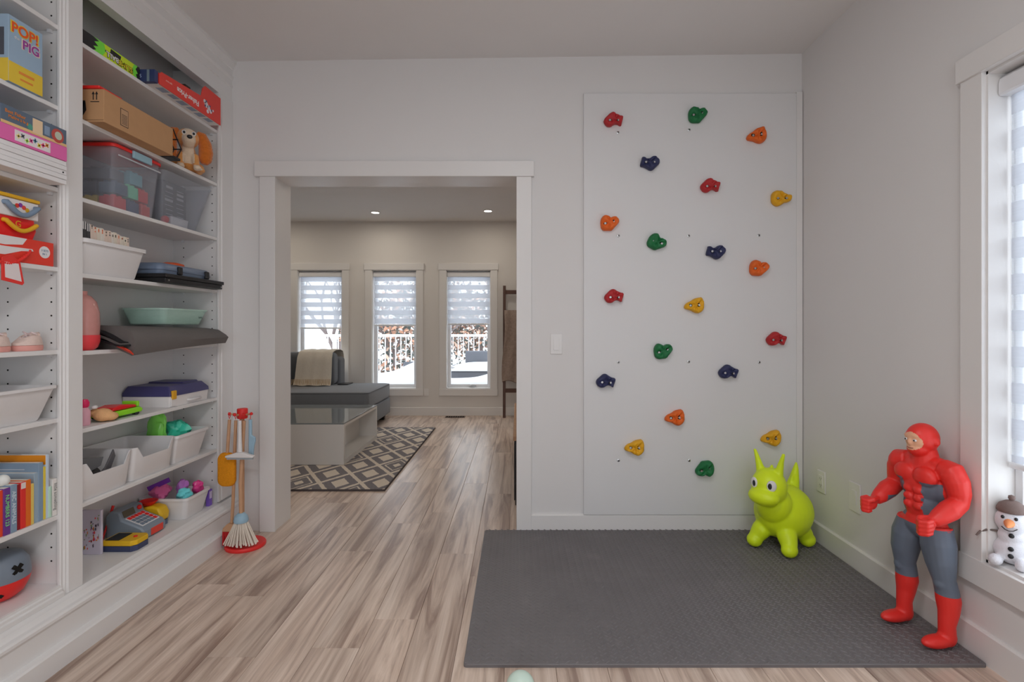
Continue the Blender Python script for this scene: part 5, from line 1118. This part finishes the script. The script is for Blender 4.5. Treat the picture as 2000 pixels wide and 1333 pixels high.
# seventh: books
z0 = L7+eps
BK = [  # label, first and last pixel column of the spine, height, colour, spine text, text colour, front x
 ('orange spined book at the left edge of the picture', -6, 7, .150, (214,70,40), None, None, -1.668),
 ('purple counting book with green title', 8, 20, .153, (84,44,110), 'NUMBERS 123', (110,190,110), -1.664),
 ('slate blue alphabet book with pale title', 21, 33, .158, (104,122,140), 'ABC ANIMALS', (206,214,220), -1.664),
 ('thin dark red book', 34, 40, .152, (112,20,30), None, None, -1.667),
 ('red book between dark red and orange ones', 41, 50, .156, (196,44,40), None, None, -1.665),
 ('scarlet and orange book', 51, 60, .158, (226,110,36), None, None, -1.666),
 ('slim yellow book', 61, 66, .140, (236,206,110), None, None, -1.667),
 ('grey blue book right of the yellow one', 67, 75, .172, (122,138,150), None, None, -1.670),
 ('tall steel blue book', 76, 84, .204, (104,122,140), None, None, -1.668),
 ('thin book with yellow upper spine', 85, 89, .186, (220,196,70), None, None, -1.668),
 ('tall thin pale grey book with an orange top edge', 90, 95, .226, (160,172,184), None, None, -1.668),
 ('thin pale green book', 96.7, 100.5, .11, (150,176,160), None, None, -1.664),
 ('white book standing beside the pilaster with grey title', 103, 113, .132, (206,202,198), 'little something', (110,110,108), -1.664)]
for (lb, p0_, p1_, h, c_, tx, tcol, fx) in BK:
    y0 = yx(p0_-.3, fx); y1 = yx(p1_+.6, fx)
    d = .20 if h > .16 else .165
    t = thing('book', lb+' on the near bay book shelf', 'book', (fx-d/2, (y0+y1)/2, z0), group='books standing on the near bay shelf')
    obj('cover', MB().box(fx-d, fx, y0, y1, z0, z0+h), col(*c_), t, bevel=.0012)
    obj('pages', MB().box(fx-d-.0005, fx-.003, y0+.0018, y1-.0018, z0+h-.002, z0+h+.0004), col(206, 200, 190), t)
    if tx: text(tx, (fx+.0004, (y0+y1)/2, z0+h*.52), -VZ, U, min((y1-y0)*.80, .02), col(*tcol), t, sx=.95 if len(tx) < 14 else .85)
    if p0_ == 90: 
        mb = MB(); endq(mb, y0, fx-d+.001, fx-.001, z0+h-.034, z0+h-.001); obj('orange_band', mb, col(196, 122, 24), t)
    if p0_ == 76:
        mb = MB()
        for k in (0, 1): endq(mb, y0, fx-.14, fx-.05, z0+h-.024-k*.010, z0+h-.021-k*.010)
        obj('cover_lines', mb, col(150, 156, 164), t)
    if p0_ == 41: mb = MB(); faceq(mb, fx, y0+.001, y1-.001, z0+h-.022, z0+h-.002); obj('spine_patch', mb, col(200, 190, 186), t)
obj('pompom', MB().ell((-1.695, yx(5, -1.695), z0+.1535+.019+.0008), .019, 18, 12), col(206, 208, 204, .8), smooth=180, label='small white ball resting on top of the books', cat='ball')
# bottom: shape sorter
z0 = L8+eps
ss = thing('shape_sorter', 'grey and red barrel shaped sorter toy with cross-shaped hole on the bottom board', 'shape sorter', (-1.785, 1.795, z0), rotz=math.radians(20))
prof = [(.0, 0), (.045, .004), (.066, .022), (.080, .055), (.083, .085), (.078, .118), (.062, .140), (.03, .150), (0, .151)]
lo = [p for p in prof if p[1] <= .085]
mb = MB(); mb.lathe([(0,0),(.050,.004),(.072,.022),(.086,.052),(.0895,.070),(0,.070)], (0,0,0), 32); obj('red_half', mb, REDP, ss, smooth=40)
mb = MB(); mb.lathe([(0,.0705),(.0895,.0705),(.090,.088),(.084,.124),(.068,.148),(.034,.159),(0,.160)], (0,0,0), 32); obj('grey_half', mb, col(92, 100, 110, .4), ss, smooth=40)
def cross(ang, zc, r_, mat, s=.020):
    mb = MB(); pts = []
    for k in range(4):
        for d_ in (-.32, .32):
            a_ = k*PI/2+PI/4+d_; pts.append((s*math.cos(a_), s*math.sin(a_)))
        a_ = k*PI/2+PI/2; pts.append((s*.42*math.cos(a_), s*.42*math.sin(a_)))
    ca, sa = math.cos(ang), math.sin(ang); ls = []
    for d_ in (r_-.010, r_+.002): ls.append([(ca*d_-sa*u, sa*d_+ca*u, zc+v) for u, v in pts])
    mb.loops(ls); obj('cross_hole', mb, mat, ss)
cross(math.radians(-28), .108, .0865, M_HOLE); cross(math.radians(-62), .040, .078, M_HOLE, .016)
# ================================================================== floor toys
# toy cleaning stand
BX, BY = -1.462, 2.82
WOODL = pm('beech', ph(156, 120, 92), .5, .4, .12, 20, .1, 40, aniso=(30, 30, 3)); REDT = col(196, 40, 38, .45); BLUEG = col(122, 148, 164, .45)
cs = thing('toy_cleaning_stand', 'wooden toy stand with round red base and red peg hub', 'toy stand', (BX, BY, 0))
obj('base', MB().lathe([(0,.0004),(.098,.0004),(.101,.006),(.101,.014),(.096,.020),(0,.020)], (BX, BY, 0), 40), REDT, cs, smooth=40)
SPX, SPY = -1.487, 2.835
obj('post', MB().cyl((SPX, SPY, .0195), (SPX, SPY, .725), .0105, n=14), WOODL, cs, smooth=40)
obj('hub', MB().lathe([(0,0),(.024,0),(.027,.004),(.027,.050),(.024,.054),(0,.054)], (SPX, SPY, .685), 20), REDT, cs, smooth=40)
PEG = []
for k, (a_, l) in enumerate(((200, .062), (250, .05), (300, .062), (345, .058))):
    dx, dy = math.cos(math.radians(a_)), math.sin(math.radians(a_)); q = Vector((SPX+dx*l, SPY+dy*l, .712)); PEG.append(q)
    pg_ = obj('peg', MB().cyl((SPX+dx*.02, SPY+dy*.02, .706), q, .0055, n=10), WOODL, cs, smooth=40); obj('peg_cap', MB().ell(q, .0085, 12, 8), REDT, pg_, smooth=180)
def loop_cord(p, x, y, z): return MB().tube([(p.x-.004, p.y, p.z+.010), (x-.004, y, z+.01), (x, y, z-.004), (x+.004, y, z+.01), (p.x+.004, p.y, p.z+.010)], .0018, 6)
def tool(name, label, cat): return lambda base: thing(name, label, cat, base, group='toy cleaning tools on the red stand')
# broom
t = tool('toy_broom', 'toy broom with wooden head and dark red bristles behind the mop', 'toy broom')((-1.535, 2.79, .02))
obj('handle', MB().tube([(PEG[1].x+.0, PEG[1].y+.012, .680), (-1.512, 2.788, .25), (-1.520, 2.79, .135)], .0085, 10), WOODL, t, smooth=60)
obj('head', MB().prism([(-1.566, .092), (-1.484, .092), (-1.484, .108), (-1.502, .132), (-1.535, .136), (-1.560, .112)], 'y', 2.772, 2.806), WOODL, t, bevel=.006)
mb = MB()
for i in range(15):
    for j in range(4): x = -1.560+i*.0052; y = 2.777+j*.008; mb.cyl((x, y, .0925), (x+random.uniform(-.003,.003), y+random.uniform(-.003,.003), .0215), .003, .0024, 5)
obj('bristles', mb, col(150, 26, 28, .8), t, kind='stuff')
obj('hanging_loop', loop_cord(PEG[1], PEG[1].x, PEG[1].y+.010, .690), REDT, t, smooth=60)
# mop
t = tool('toy_mop', 'toy mop with blue cap and cream string head on the red base', 'toy mop')((-1.455, 2.765, .02))
obj('handle', MB().tube([(PEG[2].x, PEG[2].y+.010, .680), (-1.462, 2.768, .35), (-1.458, 2.766, .190)], .010, 10), WOODL, t, smooth=60)
obj('cap', MB().lathe([(0,0),(.034,0),(.037,.010),(.032,.030),(.018,.046),(0,.050)], (-1.458, 2.766, .150), 22), BLUEG, t, smooth=50)
mb = MB()
for k in range(64):
    a_ = k*2.399; r_ = .030*math.sqrt((k+.5)/64); ro = .012+.080*math.sqrt((k+.5)/64)*random.uniform(.8, 1.05); c_, s_ = math.cos(a_), math.sin(a_)
    x0, y0 = -1.458, 2.766; zb = .027+random.uniform(0, .012)+.012*(1-ro/.09)
    mb.tube([(x0+c_*r_, y0+s_*r_*.8, .152), (x0+c_*(r_*.7+ro*.35), y0+s_*(r_*.6+ro*.25), .105), (x0+c_*ro*.85, y0+s_*ro*.55, .06), (x0+c_*ro, y0+s_*ro*.62, zb)], [.0036, .0036, .0038, .0046], 5)
obj('strings', mb, pm('cotton_string', ph(206, 196, 184), .95, .1, .06, 60), t, smooth=60, kind='stuff')
obj('hanging_loop', loop_cord(PEG[2], PEG[2].x, PEG[2].y+.008, .690), REDT, t, smooth=60)
# orange duster
t = tool('toy_duster', 'fluffy orange pad duster hanging left on the stand', 'toy duster')((-1.535, 2.76, .30))
obj('handle', MB().tube([(PEG[0].x, PEG[0].y+.0, .682), (-1.535, 2.775, .51)], .0085, 10), WOODL, t, smooth=60)
mb = MB()
lp = lambda g_, d: [(p[0], 2.774+d, p[1]) for p in rloop(-1.583+g_, -1.490-g_, .335+g_, .515-g_, .034, 0, 6)]
mb.loops([lp(.010, -.015), lp(.003, -.012), lp(0, 0), lp(.003, .012), lp(.010, .015)]); obj('pad', mb, pm('orange_terry', ph(232, 150, 36), .95, .1, .18, 120, 1.0, 220), t, smooth=60)
obj('hanging_loop', loop_cord(PEG[0], PEG[0].x, PEG[0].y, .690), REDT, t, smooth=60)
# white squeegee
t = tool('toy_squeegee', 'white T-shaped toy squeegee hanging in front of the stand post', 'toy squeegee')((-1.452, 2.735, .49))
obj('handle', MB().tube([(-1.452, 2.742, .690), (-1.452, 2.742, .60), (-1.450, 2.740, .525)], [.0085, .0095, .012], 12), OFFW, t, smooth=60)
obj('bar', MB().prism([(-1.522, .496), (-1.378, .496), (-1.376, .506), (-1.400, .512), (-1.432, .524), (-1.466, .524), (-1.500, .512), (-1.524, .506)], 'y', 2.728, 2.754), OFFW, t, bevel=.004)
obj('rubber_blade', MB().box(-1.518, -1.382, 2.737, 2.745, .486, .4965), col(130, 136, 140), t)
obj('hanging_loop', MB().tube([(-1.452, 2.742, .688), (-1.456, 2.752, .705), (PEG[2].x+.006, PEG[2].y-.008, .722)], .0018, 6), REDT, t, smooth=60)
# blue dustpan brush
t = tool('toy_hand_brush', 'blue toy hand brush hanging right of the squeegee', 'toy brush')((-1.425, 2.80, .46))
mb = MB(); mb.prism([(-1.436, .685), (-1.420, .685), (-1.420, .60), (-1.402, .590), (-1.400, .570), (-1.408, .540), (-1.414, .47), (-1.436, .47)], 'y', 2.797, 2.812); obj('body', mb, BLUEG, t, bevel=.004)
obj('hanging_loop', MB().tube([(-1.430, 2.805, .683), (PEG[3].x+.002, PEG[3].y-.004, .722)], .0018, 6), REDT, t, smooth=60)

# ------------------------------------------------------------------ lime hopper
LIME = pm('lime_rubber', (0.76, 0.96, 0.015), .42, .45, .03, 6)
ho = thing('hopper_toy', 'lime green inflatable animal hopper with horns standing on the mat corner', 'hopper toy', (1.388, 2.772, MZ+.0026), rotz=math.radians(-50))
mb = MB(); mb.ell((0, .050, .180), (.142, .166, .140), 32, 20); mb.ell((0, -.07, .245), (.090, .085, .10), 24, 16); mb.ell((0, -.120, .345), (.086, .084, .094), 26, 18); mb.ell((0, -.178, .305), (.078, .058, .046), 24, 14); mb.ell((0, -.158, .276), (.056, .046, .026), 18, 12)
for s in (-1, 1):
    mb.tube([(s*.042, -.112, .405), (s*.052, -.115, .445), (s*.062, -.118, .485), (s*.072, -.120, .518)], [.026, .0185, .013, .009], 14); mb.ell((s*.0725, -.1205, .520), .0095, 12, 8)
    for (fx, fy) in ((.086, -.080), (.090, .122)):
        mb.tube([(s*fx*.45, fy*.5+.01, .13), (s*fx*.8, fy*.82, .085), (s*fx, fy, .05)], [.05, .048, .038], 16); mb.ell((s*fx*1.03, fy*1.05-.006, .037), (.040, .045, .037), 18, 12)
mb.tube([(0, .150, .27), (0, .185, .33), (0, .205, .385), (0, .212, .415)], [.040, .026, .015, .006], 12); mb.ell((0, .180, .31), (.012, .045, .05), 12, 8)
for k, (y, z) in enumerate(((-.088, .440), (-.06, .420), (-.040, .395))): mb.ell((0, y, z), (.010, .010, .014), 10, 8)
blob('body', mb, LIME, ho, .005, 12)
for s in (-1, 1):
    e_ = obj('eye', MB().ell((s*.044, -.1885, .368), (.023, .010, .028), 18, 12, (0, 0, s*.50)), WHITE, ho, smooth=180); obj('pupil', MB().ell((s*.041, -.1975, .368), (.011, .0045, .016), 14, 10, (0, 0, s*.48)), BLACK, e_, smooth=180)
mb = MB(); pts = []
for i in range(13):
    a_ = math.radians(-72+12*i); pts.append((.068*math.sin(a_), -.168-.052*math.cos(a_)+.004, .276+.016*(math.sin(a_)**2)))
obj('mouth_line', mb.tube(pts, .0022, 6), pm('mouth_green', ph(110, 140, 10), .5), ho, smooth=60)

# ------------------------------------------------------------------ toy figure in red and slate
FR = pm('figure_red', ph(206, 44, 38), .42, .45, .04, 8); FS = pm('figure_slate', ph(78, 86, 98), .45, .4, .05, 8); SKIN = pm('figure_tan', ph(200, 150, 120), .5, .4, .03)
fg_ = thing('toy_figure', 'large muscular toy figure in red and slate suit leaning by the side wall', 'toy figure', (1.545, 1.992, MZ+.0026), rotz=math.radians(-80))
mb = MB()
T_ = lambda pts, r_, n=18: mb.tube(pts, r_, n)
for s in (-1, 1):
    fx = s*.086
    mb.ell((fx, -.034, .024), (.029, .066, .023), 18, 12); mb.ell((fx, .006, .034), (.028, .034, .034), 16, 12)
    T_([(fx, .008, .035), (fx, .006, .080), (fx, .014, .125), (fx*.97, .016, .165), (fx*.95, .010, .205), (fx*.92, .002, .240), (fx*.84, -.004, .300), (fx*.70, -.002, .360), (s*.045, .004, .420)], [.028, .027, .033, .039, .037, .036, .048, .056, .052])
    mb.ell((fx*.95, -.020, .232), (.022, .018, .026), 12, 10)
    # arm
    T_([(s*.070, .010, .645), (s*.100, .010, .640), (s*.116, .012, .605), (s*.124, .014, .565), (s*.126, .008, .535), (s*.126, -.030, .512), (s*.122, -.070, .488), (s*.120, -.094, .474)], [.036, .042, .041, .036, .033, .036, .029, .021])
    mb.ell((s*.104, .008, .630), (.042, .042, .044), 18, 12)
    # fist: palm, four curled fingers, thumb
    mb.ell((s*.120, -.116, .462), (.021, .027, .027), 16, 12)
    for k in range(4):
        z = .483-k*.0140; r_ = (.0090, .0094, .0090, .0080)[k]
        T_([(s*.136, -.112, z), (s*.138, -.138, z-.004), (s*.122, -.148, z-.006), (s*.106, -.139, z-.006), (s*.108, -.124, z-.004)], [r_, r_, r_, r_*.95, r_*.9], 10)
    T_([(s*.106, -.100, .484), (s*.097, -.124, .483), (s*.108, -.142, .474)], [.0105, .010, .009], 10)
mb.ell((0, .004, .420), (.082, .058, .058), 22, 14); mb.ell((0, .002, .490), (.072, .052, .070), 22, 14); mb.ell((0, .004, .575), (.088, .058, .080), 24, 16); mb.ell((0, .012, .625), (.094, .052, .052), 24, 14)
for s in (-1, 1): mb.ell((s*.040, -.036, .608), (.046, .028, .036), 18, 12); mb.ell((s*.066, .016, .570), (.034, .040, .066), 14, 12)
for k in range(3):
    for s in (-1, 1): mb.ell((s*.020, -.046, .552-k*.030), (.019, .013, .015), 14, 10)
T_([(0, .012, .640), (0, .006, .700)], [.050, .038], 18)
for s in (-1, 1): mb.ell((s*.045, .012, .655), (.045, .034, .024), 14, 10)
mb.ell((0, -.004, .742), (.050, .058, .058), 26, 18); mb.ell((0, -.022, .705), (.037, .038, .030), 18, 12); mb.ell((0, -.057, .732), (.009, .013, .015), 12, 10); mb.ell((0, -.048, .753), (.036, .014, .010), 16, 8); mb.ell((0, -.053, .709), (.016, .009, .006), 12, 8)
for s in (-1, 1): mb.ell((s*.051, .006, .736), (.007, .012, .015), 10, 8)
def figc(c):
    x, y, z = abs(c.x), c.y, c.z
    if z > .660:
        if y < -.030 and (z-.734)**2/.034**2+x*x/.037**2 < 1: return 2
        return 0
    if z > .42 and (y < -.062 or x > .098 or (x > .088 and z > .50)): return 0     # sleeves and fists
    if z < .190: return 0                                                          # boots
    if z < .425: return 1
    if z < .442: return 0                                                          # belt
    if z > .590: return 0
    if y < .0 and x < .036: return 0
    return 1
blob('body', mb, [FR, FS, SKIN], fg_, .0030, 9, figc)
for s in (-1, 1):
    e_ = obj('eye', MB().ell((s*.018, -.0580, .739), (.0078, .004, .005), 12, 8), WHITE, fg_, smooth=180); obj('pupil', MB().ell((s*.018, -.0612, .739), (.003, .002, .0036), 8, 6), BLACK, e_, smooth=180)
obj('mouth', MB().tube([(-.012, -.0590, .7095), (0, -.0615, .7085), (.012, -.0590, .7095)], .0016, 6), col(120, 60, 50), fg_, smooth=60)

# ------------------------------------------------------------------ plush snowman on the window sill
PLW = pm('white_plush', ph(206, 206, 212), .95, .1, .04, 80, .5, 300, sheen=.3)
zs = WZ0+.0125
sn = thing('plush_snowman', 'white plush snowman with orange nose and brown cap sitting on the window sill', 'plush toy', (1.695, 1.795, zs), rotz=math.radians(-52))
mb = MB(); mb.ell((0, .004, .048), (.050, .044, .046), 20, 14); mb.ell((0, .002, .098), (.038, .034, .032), 18, 12); mb.ell((0, -.004, .150), (.044, .040, .046), 20, 14)
for s in (-1, 1): mb.ell((s*.034, -.046, .019), (.021, .026, .019), 14, 10)
blob('body', mb, PLW, sn, .004, 4)
obj('nose', MB().tube([(0, -.040, .150), (0, -.058, .148), (0, -.076, .145)], [.015, .010, .002], 12), col(236, 150, 96, .8), sn, smooth=60)
for (x, y, z) in ((-.017, -.0395, .168), (.017, -.0395, .168)): obj('eye', MB().ell((x, y, z), (.005, .004, .006), 10, 8), BLACK, sn, smooth=180)
for (z, y) in ((.106, -.031), (.064, -.041), (.040, -.042)): obj('button', MB().ell((.004, y, z), (.008, .005, .008), 10, 8), BLACK, sn, smooth=180)
for s in (-1, 1): obj('twig_arm', MB().tube([(s*.034, 0, .104), (s*.058, -.012, .106), (s*.078, -.024, .096), (s*.088, -.030, .080)], [.004, .004, .0036, .003], 8), col(84, 74, 70, .8), sn, smooth=60)
obj('cap', MB().lathe([(.038, 0), (.041, .004), (.040, .012), (.033, .026), (.018, .036), (.006, .039), (.010, .046), (.009, .054), (0, .058)], (0, 0, .181), 20), col(92, 78, 74, .9, bump=.4, bscale=300), sn, smooth=60)
obj('smile', MB().tube([(-.020, -.037, .134), (-.010, -.0435, .127), (0, -.0455, .125), (.010, -.0435, .127), (.020, -.037, .134)], .0014, 6), BLACK, sn, smooth=60)
